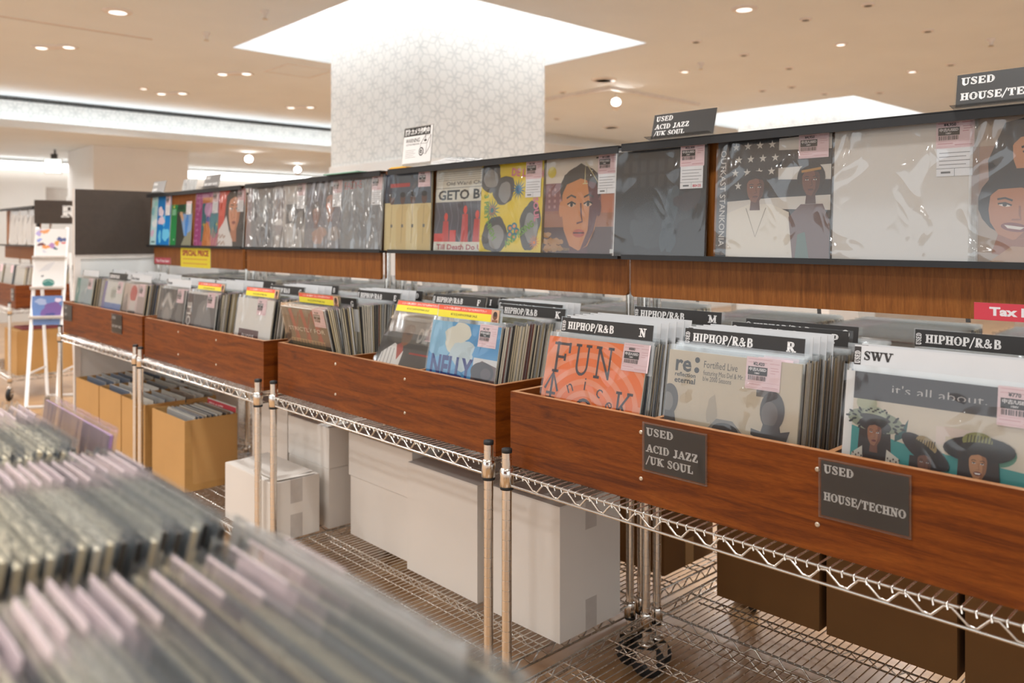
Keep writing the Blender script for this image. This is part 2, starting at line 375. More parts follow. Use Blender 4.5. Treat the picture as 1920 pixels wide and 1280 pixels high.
    def slab(s, st, x, y, h, col, w=None, T_=.27, t_=.13, rot=0, sp=.02):
        s.k += 1; tot = sum(G[c][0]+sp for c in st); hy = h*s.H; hx = hy if w is None else w*s.W/tot
        c, d = math.cos(rot), math.sin(rot); cx = 0
        for ch in st:
            wd, strokes, serifs = G[ch]
            def xf(px, py, cx=cx):
                qx, qy = (px+cx)*hx, py*hy
                return (x+(qx*c-qy*d)/s.W, y+(qx*d+qy*c)/s.H)
            for pts, k in strokes: s.strip(pts, T_ if k == 'T' else t_, col, xf)
            for sx_, sy_ in serifs:
                y0, y1 = (0, t_) if sy_ == 0 else (1-t_, 1)
                s.emit([xf(*p) for p in ((sx_-T_*.5-.09, y0), (sx_+T_*.5+.09, y0), (sx_+T_*.5+.09, y1), (sx_-T_*.5-.09, y1))], col)
            cx += wd+sp
    def head(s, cx, cy, w_, h, skin, shade, hair, lips='#8a4038', hairw=1.2, hairtop=.35, eyes='#f0e8e0', dark='#20180f', smile=False, tilt=0):
        """a plain generic portrait head; w_, h half-axes"""
        c, d = math.cos(tilt), math.sin(tilt)
        def P(u, v): return (cx+(u*w_)*c-(v*h)*d, cy+(u*w_)*d+(v*h)*c)
        def E(u, v, ru, rv, col): s.poly([P(u+ru*math.cos(2*math.pi*i/20), v+rv*math.sin(2*math.pi*i/20)) for i in range(20)], col)
        E(0, .25 if hairw > 1.1 else .5, hairw, (1.0+hairtop-.15) if hairw > 1.1 else .56, hair)
        if hairw <= 1.1:
            for sg in (-1, 1): E(sg*.95, .02, .12, .2, shade if sg > 0 else skin)
        s.poly([P(-.42, -.6), P(.42, -.6), P(.55, -1.55), P(-.55, -1.55)], shade)
        s.poly([P(-.92, .35), P(-.9, -.1), P(-.78, -.5), P(-.46, -.88), P(0, -1.0), P(.46, -.88), P(.78, -.5), P(.9, -.1), P(.92, .35), P(.7, .8), P(0, .98), P(-.7, .8)], skin)
        s.poly([P(.25, .9), P(.7, .8), P(.92, .35), P(.9, -.1), P(.72, -.55), P(.4, -.88), P(.1, -.98), P(.45, -.5), P(.5, .2)], shade)
        for sg in (-1, 1):
            E(sg*.42, .12, .19, .055, eyes); E(sg*.42, .12, .07, .055, dark); s.line([P(sg*.2, .13), P(sg*.42, .19), P(sg*.64, .13)], .03*w_*2, dark)
            s.line([P(sg*.2, .29), P(sg*.45, .35), P(sg*.68, .28)], .035*w_*2, hair)
        s.line([P(.05, .15), P(.1, -.15), P(.16, -.3), P(-.12, -.34)], .035*w_*2, shade)
        if smile:
            E(0, -.58, .42, .15, lips); s.poly([P(-.32, -.54), P(.32, -.54), P(.2, -.64), P(-.2, -.64)], '#f4efe6')
        else: E(0, -.58, .3, .1, lips); s.line([P(-.28, -.57), P(.28, -.57)], .02*w_*2, dark)
        s.poly([P(-1.0, .3), P(-.85, .85), P(0, 1.0+hairtop), P(.85, .85), P(1.0, .3), P(.75, .62), P(0, .75), P(-.7, .62)], hair)
    def build(s, name, parent, mat='print', M=None, **k): return s.mb.build(name, mat, parent, M, **k)
    def mesh(s, name, mat='print'): return s.mb.mesh(name, [mat])

# ------------------------------------------------------------------ the building
def struct(name, mb, mats, M=None, label=None):
    o = mb.build(name, mats, None, M); o['kind'] = 'structure'
    if label: o['label'] = label
    return o
mb = MB(); mb.box((-12, -12, -.1), (15, 11, 0)); struct('floor', mb, 'floor_wood', ROOM, 'pale oak plank floor')
C2B = 6.1
HO = 1.21                                  # half opening of a cove
mb = MB()
def slab_(x0, x1, y0, y1, z0=CEIL, z1=CEIL+.04): mb.box((x0, y0, z0), (x1, y1, z1))
for x0, x1 in ((-12, -HO), (HO, C2B-HO), (C2B+HO, 15)): slab_(x0, x1, -12, 5.16)
for cx in (0, C2B):
    slab_(cx-HO, cx+HO, -12, -HO); slab_(cx-HO, cx+HO, HO, 5.16)
struct('ceiling', mb, 'ceiling_paint', ROOM, 'flat cream ceiling with square light coves')
for i, cx in enumerate((0, C2B)):
    mb = MB(); z0, z1 = CEIL+.04, CEIL+.62
    for a, b in (((-HO-.05, -HO-.05), (-HO, HO+.05)), ((HO, -HO-.05), (HO+.05, HO+.05)), ((-HO, -HO-.05), (HO, -HO)), ((-HO, HO), (HO, HO+.05))):
        mb.box((cx+a[0], a[1], z0), (cx+b[0], b[1], z1))
    mb.box((cx-HO-.05, -HO-.05, z1), (cx+HO+.05, HO+.05, z1+.04))
    struct('trim_%d' % (i+1), mb, 'cove_paint', ROOM, 'white square light cove around the %s column' % ('near' if i == 0 else 'far'))
    t_ = thing('cove_light', ROOM @ T((cx, 0, z1-.06)), 'white LED light strip ringing the top of the cove around the %s column' % ('near' if i == 0 else 'far'), 'light')
    for k in range(4):
        m2 = MB(); m2.box((-HO+.05, HO-.07, 0), (HO-.05, HO-.03, .03)); m2.build('led_strip', 'led_strip', t_, RZ(k*math.pi/2))
def column(name, cx, cy, z1, label, paper=True, half=.636):
    mb = MB(); mb.uv = []; n0 = 0
    h = half-.012
    mb.box((-h, -h, 1.9), (h, h, z1)); me = mb.mesh(name, ['wallpaper' if paper else 'white_paint'])
    uv = me.uv_layers.new(name='UVMap')
    for p in me.polygons:
        for li in p.loop_indices:
            c = me.vertices[me.loops[li].vertex_index].co
            uv.data[li].uv = ((c.x if abs(p.normal.y) > .5 else c.y)+h, c.z)
    o = link(name, me, None, ROOM @ T((cx, cy, 0))); o['kind'] = 'structure'; o['label'] = label
    m2 = MB(); m2.box((-half, -half, 0), (half, half, 1.9)); m2.build('column_base', 'white_paint', o)
column('wall_column', 0, 0, CEIL+.62, 'square column papered in grey star lattice behind the record display')
column('wall_column', C2B, 0, CEIL+.62, 'far papered column rising into the right-hand cove')
pc = ROOMI @ Vector((-5.54, 10.8, 0))
column('wall_column', pc.x+.636, pc.y+.636, 2.54, 'plain white column beyond the light trough at far left', False)
# light trough fascia along the left, lower ceiling beyond, back wall
mb = MB(); mb.box((-12, 5.16, 2.56), (15, 5.26, CEIL+.04)); me = mb.mesh('wall_fascia', ['wallpaper'])
uv = me.uv_layers.new(name='UVMap')
for p in me.polygons:
    for li in p.loop_indices:
        c = me.vertices[me.loops[li].vertex_index].co; uv.data[li].uv = (c.x, c.z)
o = link('wall_fascia', me, None, ROOM); tag(o, 'papered fascia lit from the trough below it', kind='structure')
mb = MB(); mb.box((-12, 4.92, 2.52), (15, 5.16, 2.55)); mb.box((-12, 4.90, 2.52), (15, 4.92, 2.605)); struct('trim_3', mb, 'ceiling_paint', ROOM, 'cream lip of the light trough')
mb = MB(); mb.box((-12, 5.26, 2.54), (15, 9.3, 2.6)); struct('ceiling', mb, 'ceiling_paint', ROOM, 'lower cream ceiling beyond the trough')
mb = MB()
for k in range(900): 
    x = -9+k*.02
    mb.box((x, 5.146, 2.862), (x+.012, 5.159, 2.897))
mb.box((-12, 5.15, 2.855), (15, 5.159, 2.862))
o = struct('trim_4', mb, 'charcoal', ROOM, 'perforated grille along the top of the fascia')
t_ = thing('trough_light', ROOM @ T((0, 5.02, 2.551)), 'white LED strip hidden in the trough below the papered fascia', 'light')
m2 = MB(); m2.box((-11.9, -.03, 0), (12.9, .03, .02)); m2.build('led_strip', 'trough_strip', t_)
mb = MB(); mb.box((-12, 9.2, 0), (15, 9.3, 2.6)); struct('wall_back', mb, 'white_paint', ROOM, 'plain back wall at far left')
mb = MB(); mb.box((13, -12, 0), (13.1, 9.3, 3)); struct('wall_right', mb, 'white_paint', ROOM, 'plain wall at the far right end')
mb = MB(); mb.box((3.6, 3.4, 0), (13, 3.55, 2.74)); struct('wall_partition', mb, 'white_paint', ROOM, 'white partition just visible right of the papered column')
# wall-washing linear lights in front of the back wall
for bx0, bx1, lab in ((-6.5, -.2, 'long bright linear light at the back wall near the exit sign'), (0.1, 7.5, 'long bright linear light at the back wall left of the papered column')):
    t_ = thing('linear_light', ROOM @ T((bx0, 9.08, 2.36)), lab, 'light')
    m2 = MB(); m2.box((0, 0, .03), (bx1-bx0, .1, .115)); m2.build('housing', 'white_metal', t_)
    m2 = MB(); m2.box((.02, -.012, 0), (bx1-bx0-.02, .0, .12)); m2.build('diffuser', 'linear_light', t_)

# ceiling fittings
def downlight_meshes(r, kind):
    a = MB(); a.lathe([(r*.84, .004), (r*.84, -.003), (r, -.006), (r*1.08, -.004), (r*1.08, .004)], 20)
    b = MB(); b.lathe([(r*.84, .0), (r*.62, .035)], 20)
    c = MB(); c.lathe([(1e-7, .036), (r*.62, .035)], 20)
    return a, b, c
def downlight(x, y, r, lab, lit=True, z=CEIL, group=None):
    t_ = thing('downlight', T((x, y, z)), lab, 'light', group)
    a = MB(); a.lathe([(r*.55, -.012), (r*.84, -.0125), (r, -.009), (r*1.06, -.001), (r*1.06, 0)], 20); a.build('trim_ring', 'white_metal', t_)
    c = MB(); c.lathe([(1e-7, -.016), (r*.5, -.014), (r*.62, -.0125)], 20); c.build('lamp_face', 'lamp_lens' if lit else 'charcoal', t_)
def twin(x, y, lab, z=CEIL):
    t_ = thing('twin_downlight', T((x, y, z)) @ RZ(-.1), lab, 'light')
    a = MB(); a.box((-.17, -.06, -.012), (.17, .06, 0)); a.build('trim_plate', 'white_metal', t_)
    for sx in (-.12, .12):
        c = MB(); c.lathe([(1e-7, -.02), (.03, -.018), (.045, -.012)], 16, org=(sx, 0, 0)); c.build('lamp_face', 'lamp_lens', t_)
downlight(-2.75, 5.7, .095, 'big recessed downlight at the upper left of the ceiling')
downlight(1.60, 5.63, .085, 'big recessed downlight at the top just right of the papered column')
for x, y, l in ((-3.78, 6.76, 'twin downlight on the left ceiling below the big downlight'), (-2.67, 7.86, 'twin downlight on the ceiling left of the access panel'), (-3.72, 8.94, 'twin downlight on the ceiling close to the light trough, middle'), (-2.56, 9.9, 'twin downlight on the ceiling beside the papered column by the trough')): twin(x, y, l)
for x, y, l in ((-3.9, 8.65, 'small downlight left of the middle twin downlight'), (2.68, 6.66, 'whitish lit downlight on the right ceiling, upper one'), (1.64, 7.76, 'whitish lit downlight on the right ceiling near the papered column'), (3.8, 7.76, 'whitish lit downlight above the house sign')): downlight(x, y, .05, l)
spots = [(2.12, 5.9), (2.41, 5.53), (3.17, 6.23), (1.48, 6.57), (2.0, 7.05), (2.58, 7.61), (2.93, 8.56), (4.0, 7.45), (2.69, 8.78), (3.43, 8.97), (4.01, 8.91), (.55, 8.88), (.6, 10.88)]
for x, y in spots: downlight(x, y, .042, 'small unlit recessed spotlight among those dotted over the right ceiling', False, group='unlit ceiling spots')
for x, y, l in ((-2.36, 6.31, 'tiny sprinkler head on the ceiling left of the near cove'), (-1.72, 5.69, 'tiny sprinkler head at the ceiling top edge left of the near cove'), (1.71, 7.4, 'tiny sprinkler head on the ceiling right of the near cove'), (3.81, 6.5, 'tiny sprinkler head at the far right of the ceiling')):
    t_ = thing('sprinkler', T((x, y, CEIL)), l, 'sprinkler')
    a = MB(); a.lathe([(.012, -.05), (.012, -.03), (.03, -.012), (.032, 0)], 12); a.build('escutcheon', 'white_metal', t_)
    c = MB(); c.lathe([(.02, -.06), (.02, -.056), (.006, -.05), (.006, -.03)], 10); c.build('deflector', 'screw_steel', t_)
for x, y, l in ((.92, 8.18, 'round ceiling speaker right of the papered column above the track'), (1.42, 11.73, 'round ceiling vent right of the papered column, lower one')):
    t_ = thing('ceiling_speaker', T((x, y, CEIL)), l, 'speaker')
    a = MB(); a.lathe([(.10, -.012), (.12, -.01), (.125, 0)], 24); a.build('rim', 'white_metal', t_)
    c = MB()
    for k in range(5): c.lathe([(.015+.018*k, -.015), (.025+.018*k, -.015), (.025+.018*k, -.012), (.015+.018*k, -.012)], 20)
    c.build('grille', 'box_tape', t_)
t_ = thing('access_panel', T((-2.02, 7.75, CEIL)) @ RZ(math.atan2(BX.y, BX.x)), 'square ceiling access panel left of the papered column', 'panel')
a = MB()
for q in (((-.24, -.24), (.24, -.225)), ((-.24, .225), (.24, .24)), ((-.24, -.225), (-.225, .225)), ((.225, -.225), (.24, .225))): a.box((*q[0], -.006), (*q[1], 0))
a.build('frame', 'white_metal', t_); a = MB(); a.box((-.222, -.222, -.003), (.222, .222, 0)); a.build('door', 'ceiling_paint', t_)
t_ = thing('ceiling_slot', T((-4.6, 5.0, CEIL)) @ RZ(math.atan2(6.45-5.82, -2.93+3.65)), 'thin dark slot in the ceiling at the upper left', 'vent')
a = MB(); a.box((0, -.012, -.004), (2.3, .012, 0)); a.build('slot', 'box_tape', t_); a = MB(); a.box((-.0, -.03, -.003), (2.3, -.012, 0)); a.build('edge', 'white_metal', t_)
def trackspot(x, y, z, top, lab, aim, scale=1.0):
    t_ = thing('spotlight', T((x, y, z)), lab, 'light')
    a = MB(); a.tube([(0, 0, .05*scale), (0, 0, top-z)], .009, 8); a.build('stem', 'white_metal', t_)
    M = RZ(aim) @ RX(math.radians(70))
    a = MB(); a.lathe([(.02*scale, -.09*scale), (.05*scale, -.07*scale), (.06*scale, .06*scale), (.056*scale, .06*scale), (.05*scale, .04*scale)], 16, M=M); a.build('can', 'white_metal', t_)
    a = MB(); a.lathe([(1e-7, .045*scale), (.05*scale, .042*scale)], 16, M=M); a.build('lens', 'spot_lens', t_)
trackspot(1.117, 8.77, 2.75, 2.86, 'glowing spotlight hanging from the corner of the ceiling track', math.radians(-8), .9)
trackspot(-3.81, 11.83, 2.43, 2.54, 'glowing spotlight below the lower ceiling, left of the pair', math.radians(18))
trackspot(-3.60, 13.72, 2.43, 2.54, 'glowing spotlight below the lower ceiling nearest the papered column', math.radians(14))
t_ = thing('lighting_track', ROOM @ T(ROOMI @ Vector((1.03, 8.54, CEIL))), 'thin L-shaped lighting track on the ceiling right of the papered column', 'track')
a = MB(); a.box((0, 0, -.035), (1.6, .03, 0)); a.build('rail', 'white_metal', t_); a = MB(); a.box((0, .03, -.035), (.03, 1.4, 0)); a.build('rail', 'white_metal', t_)
# exit sign
t_ = thing('exit_sign', T((-6.38, 11.36, 2.2)) @ RZ(math.radians(22)), 'glowing green and white exit sign hanging on a rod at far left', 'sign')
a = MB(); a.box((-.11, 0, 0), (.11, .05, .21)); a.build('box', 'white_metal', t_)
art = Art(.2, .19, None, y0=-.002); art.rect(0, 0, 1, 1, '#ffffff'); art.build('face', t_, 'exit_face', T((0, -.001, .01)))
art = Art(.2, .19, None, y0=-.006)
art.line([(.3, .72), (.15, .6), (.3, .48)], .06, '#00aa66'); art.line([(.7, .72), (.85, .6), (.7, .48)], .06, '#00aa66'); art.ell(.5, .24, .1, .06, '#00aa66')
art.build('arrow_marks', t_, 'exit_mark', T((0, -.001, .01)))
a = MB(); a.box((-.03, 0, .21), (.05, .05, .28)); a.build('bracket', 'charcoal', t_); a = MB(); a.tube([(.02, .025, .28), (.02, .025, .34)], .012, 8); a.build('rod', 'charcoal', t_)

# ------------------------------------------------------------------ wire racks
BAY = {1: ((-2.724, 4.928), 44.0, 1.247), 2: ((-1.794, 3.946), 43.5, 1.226), 3: ((-.881, 3.019), 43.0, 1.202), 4: ((-.013, 2.058), 44.4, 1.215)}
def frame(p, th): return T((p[0], p[1], 0)) @ RZ(math.radians(th-90))
BM = {k: frame(v[0], v[1]) for k, v in BAY.items()}
D = .585; SHELF = .735; LOW = .185; PR = .0127
def post_mesh(h, z0=.11):
    mb = MB(); z = z0
    while z < h-.001:
        z1 = min(z+.0254, h); mb.lathe([(PR-.0009, z), (PR-.0009, z+.0014)], 14, 1); mb.lathe([(PR, z+.0014), (PR, z1)], 14); z = z1
    return mb.mesh('post', ['chrome', 'wire'])
mb = MB(); mb.lathe([(PR+.0006, -.004), (PR+.0012, 0), (PR+.0006, .006), (.004, .008)], 12); CAPM = mb.mesh('post_cap', ['rubber'])
mb = MB(); mb.lathe([(PR+.0015, -.034), (.0185, -.033), (.0175, .008), (.0145, .013), (PR+.0015, .013)], 14); mb.lathe([(PR+.001, -.042), (.0172, -.041), (.0172, -.034), (PR+.001, -.034)], 14, 1); COLLAR = mb.mesh('collar', ['chrome', 'rubber'])
def caster_parts():
    a = MB(); a.lathe([(.012, .0), (.016, .002), (.016, .012), (.024, .014), (.024, .022), (.012, .026)], 14, org=(0, 0, .085))
    for sx in (-.017, .017):
        a.face([(sx, -.03, .09), (sx, .012, .03), (sx, .03, .03), (sx, .03, .09)]); a.box((sx-.0015, -.028, .05), (sx+.0015, .02, .09))
    stem = a.mesh('fork', ['wire'])
    w_ = MB(); M = T((0, .005, .0495)) @ RY(math.pi/2)
    w_.lathe([(.02, -.013), (.044, -.014), (.0495, -.008), (.0495, .008), (.044, .014), (.02, .013)], 22, M=M)
    w_.lathe([(1e-6, -.0145), (.02, -.0145)], 16, 1, M=M); w_.lathe([(.02, .0145), (1e-6, .0145)], 16, 1, M=M)
    return stem, w_.mesh('wheel', ['rubber', 'charcoal'])
FORK, WHEEL = caster_parts()
def shelf_mesh(L, pitch=.0215):
    mb = MB(); R = .0032
    for y in (0, D):                                     # long trussed rims
        for dz in (0, -.030): mb.tube([(PR, y, dz), (L-PR, y, dz)], R, 8)
        n = int((L-.06)/.069); x0 = (L-n*.069)/2
        pts = []
        for i in range(n):
            xa = x0+i*.069
            pts += [(xa, y, -.005), (xa+.012, y, -.004), (xa+.036, y, -.025), (xa+.050, y, -.026)]
        mb.tube(pts, .0024, 6)
    for x in (0, L):
        for dz in (0, -.030): mb.tube([(x, PR, dz), (x, D-PR, dz)], R, 8)
        pts = []
        for i in range(7):
            ya = .045+i*.069; pts += [(x, ya, -.005), (x, ya+.012, -.004), (x, ya+.036, -.025), (x, ya+.05, -.026)]
        mb.tube(pts, .0024, 6)
    for y in (.215, .40):                                # inner trusses
        mb.tube([(0, y, -.006), (L, y, -.006)], .0026, 6); mb.tube([(0.03, y, -.026), (L-.03, y, -.026)], .0026, 6)
        pts = []
        for i in range(int((L-.1)/.05)): pts += [(.05+i*.05, y, -.008), (.075+i*.05, y, -.025)]
        mb.tube(pts, .002, 5)
    for y in (.075, .145): mb.tube([(0, y, -.005), (L, y, -.005)], .002, 5)
    n = int((L-.03)/pitch)
    for i in range(n+1):
        x = .015+i*(L-.03)/n
        mb.tube([(x, -.002, -.008), (x, -.0035, .001), (x, .004, .0035), (x, D-.004, .0035), (x, D+.0035, .001)], .00175, 5)
    return mb.mesh('shelf', ['wire'])
PF, PT = post_mesh(.79), post_mesh(1.56)
SHM = {}
def make_rack(L, M, lab, tall=True, group=None):
    t_ = thing('wire_rack', M, lab, 'rack', group)
    for x, y, tl in ((0, 0, 0), (L, 0, 0), (0, D, 1), (L, D, 1)):
        hi = tall and tl
        p = link('post', PT if hi else PF, t_, T((x, y, 0))); link('post_cap', CAPM, p, T((0, 0, 1.56 if hi else .79)))
        c = link('caster', FORK, t_, T((x, y, 0)) @ RZ(random.uniform(-2.5, 2.5))); link('wheel', WHEEL, c)
    if L not in SHM: SHM[L] = shelf_mesh(L)
    for z in (SHELF, LOW):
        s_ = link('shelf', SHM[L], t_, T((0, 0, z)))
        for x, y in ((0, 0), (L, 0), (0, D), (L, D)): link('collar', COLLAR, s_, T((x, y, 0)))
    return t_
RL = {1: 'chrome wire rack farthest left, beside the white end partition', 2: 'chrome wire rack holding the open brown cartons below', 3: 'chrome wire rack with tall white cartons below, in the middle', 4: 'nearest chrome wire rack at right under the signed wooden bin'}
REAR = {}
for k in (1, 2, 3, 4):
    make_rack(BAY[k][2], BM[k], RL[k])
    REAR[k] = BM[k] @ T((BAY[k][2], 2*D+.055, 0)) @ RZ(math.pi)
    make_rack(BAY[k][2], REAR[k], 'chrome wire rack back to back with the %s front rack' % ['', 'farthest left', 'second', 'third', 'nearest right'][k])

# ------------------------------------------------------------------ wooden record bins
FLOORZ = .763
def make_bin(x0, x1, M, lab, div, d0=.043, d1=.545, screws=(), group=None):
    t_ = thing('record_bin', M @ T((x0, 0, SHELF+.0055)), lab, 'bin', group)
    Lx = x1-x0; h = .19; th = .015
    def bx(n, a, b): m = MB(); m.box(a, b, 0, top=1); return m.build(n, ['bin_wood', 'bin_edge'], t_)
    f = bx('front_panel', (th, d0, 0), (Lx-th, d0+th, h)); bx('back_panel', (th, d1-th, 0), (Lx-th, d1, h))
    for x in (0, Lx-th): bx('side_panel', (x, d0, 0), (x+th, d1, h))
    for x in div: bx('divider', (x-x0-.006, d0+th, .0215), (x-x0+.006, d1-th, h-.012))
    m = MB(); m.box((th, d0+th, 0), (Lx-th, d1-th, .0215)); m.build('bottom_panel', ['bin_wood', 'bin_edge'], t_)
    for x in screws:
        for z in (.155, .052):
            m = MB(); m.lathe([(.0048, 0), (.0045, .0012), (.003, .002), (.0008, .0014)], 12, M=T((x-x0, d0, z)) @ RX(math.pi/2)); m.build('screw', 'screw_steel', f)
    return t_
BIN = {1: (-.103, 1.215), 2: (-.066, 1.184), 3: (-.050, 1.181), 4: (-.031, 1.205)}
BL = {1: 'wooden record bin farthest left, with two small dark signs', 2: 'wooden record bin second from left, above the open cartons', 3: 'wooden record bin in the middle with two pairs of screws and no sign', 4: 'nearest wooden record bin carrying two dark genre signs'}
for k in BIN:
    a, b = BIN[k]; dv = [a+.42, a+.825] if k < 4 else [.384, .789]
    if k == 3: dv = [.364, .767]
    make_bin(a, b, BM[k], BL[k], dv, screws=dv if k != 1 else ())
    make_bin(0, 1.18, REAR[k], 'rear wooden bin behind the %s front bin' % ['', 'farthest left', 'second', 'middle', 'nearest'][k], [.39, .79])

# ------------------------------------------------------------------ display risers on the tall rear posts
RISER = {1: (-.04, 1.30, .52), 2: (.03, 1.268, .515), 3: (.02, 1.232, .49), 4: (-.02, 1.225, .49)}
def make_riser(x0, x1, d, M, lab, bx0, bx1):
    t_ = thing('display_shelf', M, lab, 'display shelf')
    m = MB(); m.box((x0, .548, 1.262), (x1, .556, 1.60)); m.build('back_panel', 'board_wood', t_)
    m = MB(); m.box((x0, d, 1.580), (x1, d+.004, 1.601)); m.box((x0, d, 1.599), (x1, .57, 1.603)); m.build('top_rail', 'black_metal', t_)
    m = MB(); m.box((x0, d, 1.262), (x1, .548, 1.2715)); m.box((x0, d-.002, 1.262), (x1, d+.001, 1.2765)); m.build('ledge', 'black_metal', t_)
    P = []; r = .012; z0, z1 = 1.15, 1.262; a, b = bx0, bx1
    P += [(a+r-r*math.cos(q), z0+r-r*math.sin(q)) for q in (0, .4, .8, 1.2, 1.57)] + [(b-r+r*math.sin(q), z0+r-r*math.cos(q)) for q in (0, .4, .8, 1.2, 1.57)] + [(b, z1), (a, z1)]
    m = MB(); m.face([(p[0], .534, p[1]) for p in P]); m.face([(p[0], .546, p[1]) for p in reversed(P)])
    for i in range(len(P)): q, p = P[i-1], P[i]; m.face([(q[0], .534, q[1]), (q[0], .546, q[1]), (p[0], .546, p[1]), (p[0], .534, p[1])])
    m.build('valance_board', 'board_wood', t_)
    return t_
for k, (x0, x1, d) in RISER.items():
    bx = {1: (.05, 1.30), 2: (.018, 1.248), 3: (.011, 1.232), 4: (-.018, 1.225)}[k]
    make_riser(x0, x1, d, BM[k], 'record display shelf with wooden board, %s' % ['', 'farthest left beside the dark panel', 'second from left, full of grey-sleeved covers', 'middle one with the yellow cover', 'nearest one at right with the blank white cover'][k], *bx)

# ------------------------------------------------------------------ records
RW = .315; RT = .0036
EDGE = ['#d9cdb0', '#cbbd9c', '#e4dcc8', '#efece4', '#c4b490', '#8f877a', '#55504a', '#2e2c2b', '#b4a582', '#7a6a55', '#9fa3a3', '#dfd6c0', '#6d3a30', '#3c4f6a', '#b9b3a6', '#47423d']
def jacket_mesh(front='#8a8a88', edge='#d9cdb0', back=None, th=RT):
    m = MB(); c = H(edge); m.box((-RW/2, -th/2, 0), (RW/2, th/2, RW), 0, c, cols={'y': H(front), 'Y': H(back or front), 'Z': H(edge)}); return m.mesh('jacket', ['print'])
def sleeve_mesh(top=.012, mat='sleeve', wx=.004, th=.0012, side=True):
    m = MB(); x = RW/2+wx; y = RT/2+th
    for sy in (-1, 1): m.face([(-x, sy*y, 0), (x, sy*y, 0), (x, sy*y, RW+top), (-x, sy*y, RW+top)][::sy or 1])
    if side: m.face([(x, -y, 0), (x, y, 0), (x, y, RW+top), (x, -y, RW+top)])
    return m.mesh('plastic_sleeve', [mat])
def tag_art(price, note=False, w_=.078):
    h = .066; hh = h+(.062 if note else 0)
    a = Art(w_, hh, None); b = (h+0)/hh; n0 = 1-b
    a.rect(0, n0, 1, 1, '#edd3d5')
    def Y(v): return n0+v*b
    for v, x0, x1 in ((.93, .05, .75), (.83, .05, .6), (.83, .68, .95), (.7, .7, .92), (.62, .72, .95), (.54, .7, .85), (.15, .05, .45), (.09, .5, .95)):
        a.rect(x0, Y(v), x1, Y(v)+.012, '#c98f96')
    a.rect(.03, Y(.05), .97, Y(.055), '#c98f96'); a.rect(.03, Y(.23), .97, Y(.235), '#c98f96')
    a.text(price, .2, Y(.75), .1*b, '#3a3032', bold=.03)
    a.rect(.06, Y(.44), .62, Y(.70), '#2f2a2b'); a.text('中古/USED', .09, Y(.575), .09*b, '#f4eeee', w=.5, bold=.03); a.text('HMV', .26, Y(.475), .06*b, '#f4eeee', bold=.02)
    r = random.Random(len(price)); x = .08
    while x < .6: q = r.uniform(.008, .03); a.rect(x, Y(.28), x+q, Y(.42), '#4a3c3e'); x += q+r.uniform(.01, .03)
    if note:
        a.rect(0.03, 0, .97, n0, '#eceaea')
        for i in range(4): a.rect(.1, n0*(.82-.14*i), .9-.1*(i % 2), n0*(.82-.14*i)+.012, '#8d8a8c')
        a.rect(.03, n0*.27, .97, n0*.285, '#777777'); a.rect(.5, 0, .51, n0*.27, '#777777'); a.rect(.15, n0*.1, .4, n0*.17, '#777777')
        if note == 'red': a.text('80×35', .56, n0*.06, .06, '#d0304a', bold=.02)
    return a.mesh('price_tag'), hh
_tg = {}
def price_tag(parent, price, note=False, x=.112, z=None, y=-.0055):
    k = (price, note)
    if k not in _tg: _tg[k] = tag_art(price, note)
    me, hh = _tg[k]; link('price_tag', me, parent, T((x, y, (RW+.004 if z is None else z)-hh)))
def record(M, art, lab, edge='#d9cdb0', film_='sleeve', price=None, note=False, tagx=.112, top=.008, group=None, tagz=None):
    t_ = thing('vinyl_record', M, lab, 'record', group)
    link('jacket', jacket_mesh('#777777', edge), t_)
    ym = 0
    if art: art.y0 = 0; art.build('cover', t_, 'gloss_print', T((0, -RT/2-.0002, 0))); ym = art.k*art.eps
    yf = RT/2+.0006+ym
    if price: price_tag(t_, price, note, tagx, tagz, -(yf+.0004)); yf += .0015
    if film_:
        m = MB(); x = RW/2+.004; m.face([(-x, -yf, 0), (x, -yf, 0), (x, -yf, RW+top), (-x, -yf, RW+top)]); y2 = RT/2+.001
        m.face([(x, y2, 0), (-x, y2, 0), (-x, y2, RW+top), (x, y2, RW+top)]); m.face([(x, -yf, 0), (x, y2, 0), (x, y2, RW+top), (x, -yf, RW+top)])
        m.build('plastic_sleeve', film_, t_)
    return t_
def A(bg): return Art(RW, RW, bg)

# --- covers standing on the display shelf (plain generic artwork, wording as on the covers)
covers = {}
a = A('#0d7cc4'); a.rect(0, 0, .32, 1, '#bfe0e2')
for i, (x, y, r) in enumerate(((.08, .7, .1), (.2, .45, .12), (.1, .25, .09), (.22, .85, .08))): a.blob(x, y, r, r*.8, ['#8ccdd6', '#e6ecec', '#d9b8cf', '#9ad4d0'][i], i)
for i, (x, y, rx, ry) in enumerate(((.8, .22, .17, .14), (.5, .18, .08, .12), (.68, .5, .07, .1))): a.blob(x, y, rx, ry, '#6cc4e8', i+4)
a.blob(.5, .68, .13, .1, '#eadbe6', 9); a.blob(.55, .5, .15, .09, '#e0c9d8', 3); a.rect(.06, .06, .26, .09, '#33666c'); covers['blue'] = a
a = A('#5c6157'); a.rect(0, 0, 1, .62, '#7fa0c8'); a.poly([(.3, .0), (.3, .62), (.42, .66), (.55, .45), (.68, .2), (1, .12), (1, 0)], '#38382f'); a.poly([(.55, 0), (.75, .22), (1, .3), (1, 0)], '#8c8a74'); a.blob(.78, .4, .08, .2, '#4c86c8', 2)
a.poly([(.42, .62), (.5, .72), (.62, .55), (.6, .45)], '#c9a07c'); a.rect(.3, .66, 1, 1, '#1e5c34'); a.rect(.34, .7, .62, .95, '#123e24'); a.rect(0, 0, .3, 1, '#1a8040'); a.rect(.12, .8, .17, .96, '#e8e060'); a.ell(.14, .76, .03, .02, '#e8e060'); a.rect(.06, .6, .24, .72, '#7cb890'); a.star(.2, .12, .025, .01, 5, '#e8f0e8'); covers['green'] = a
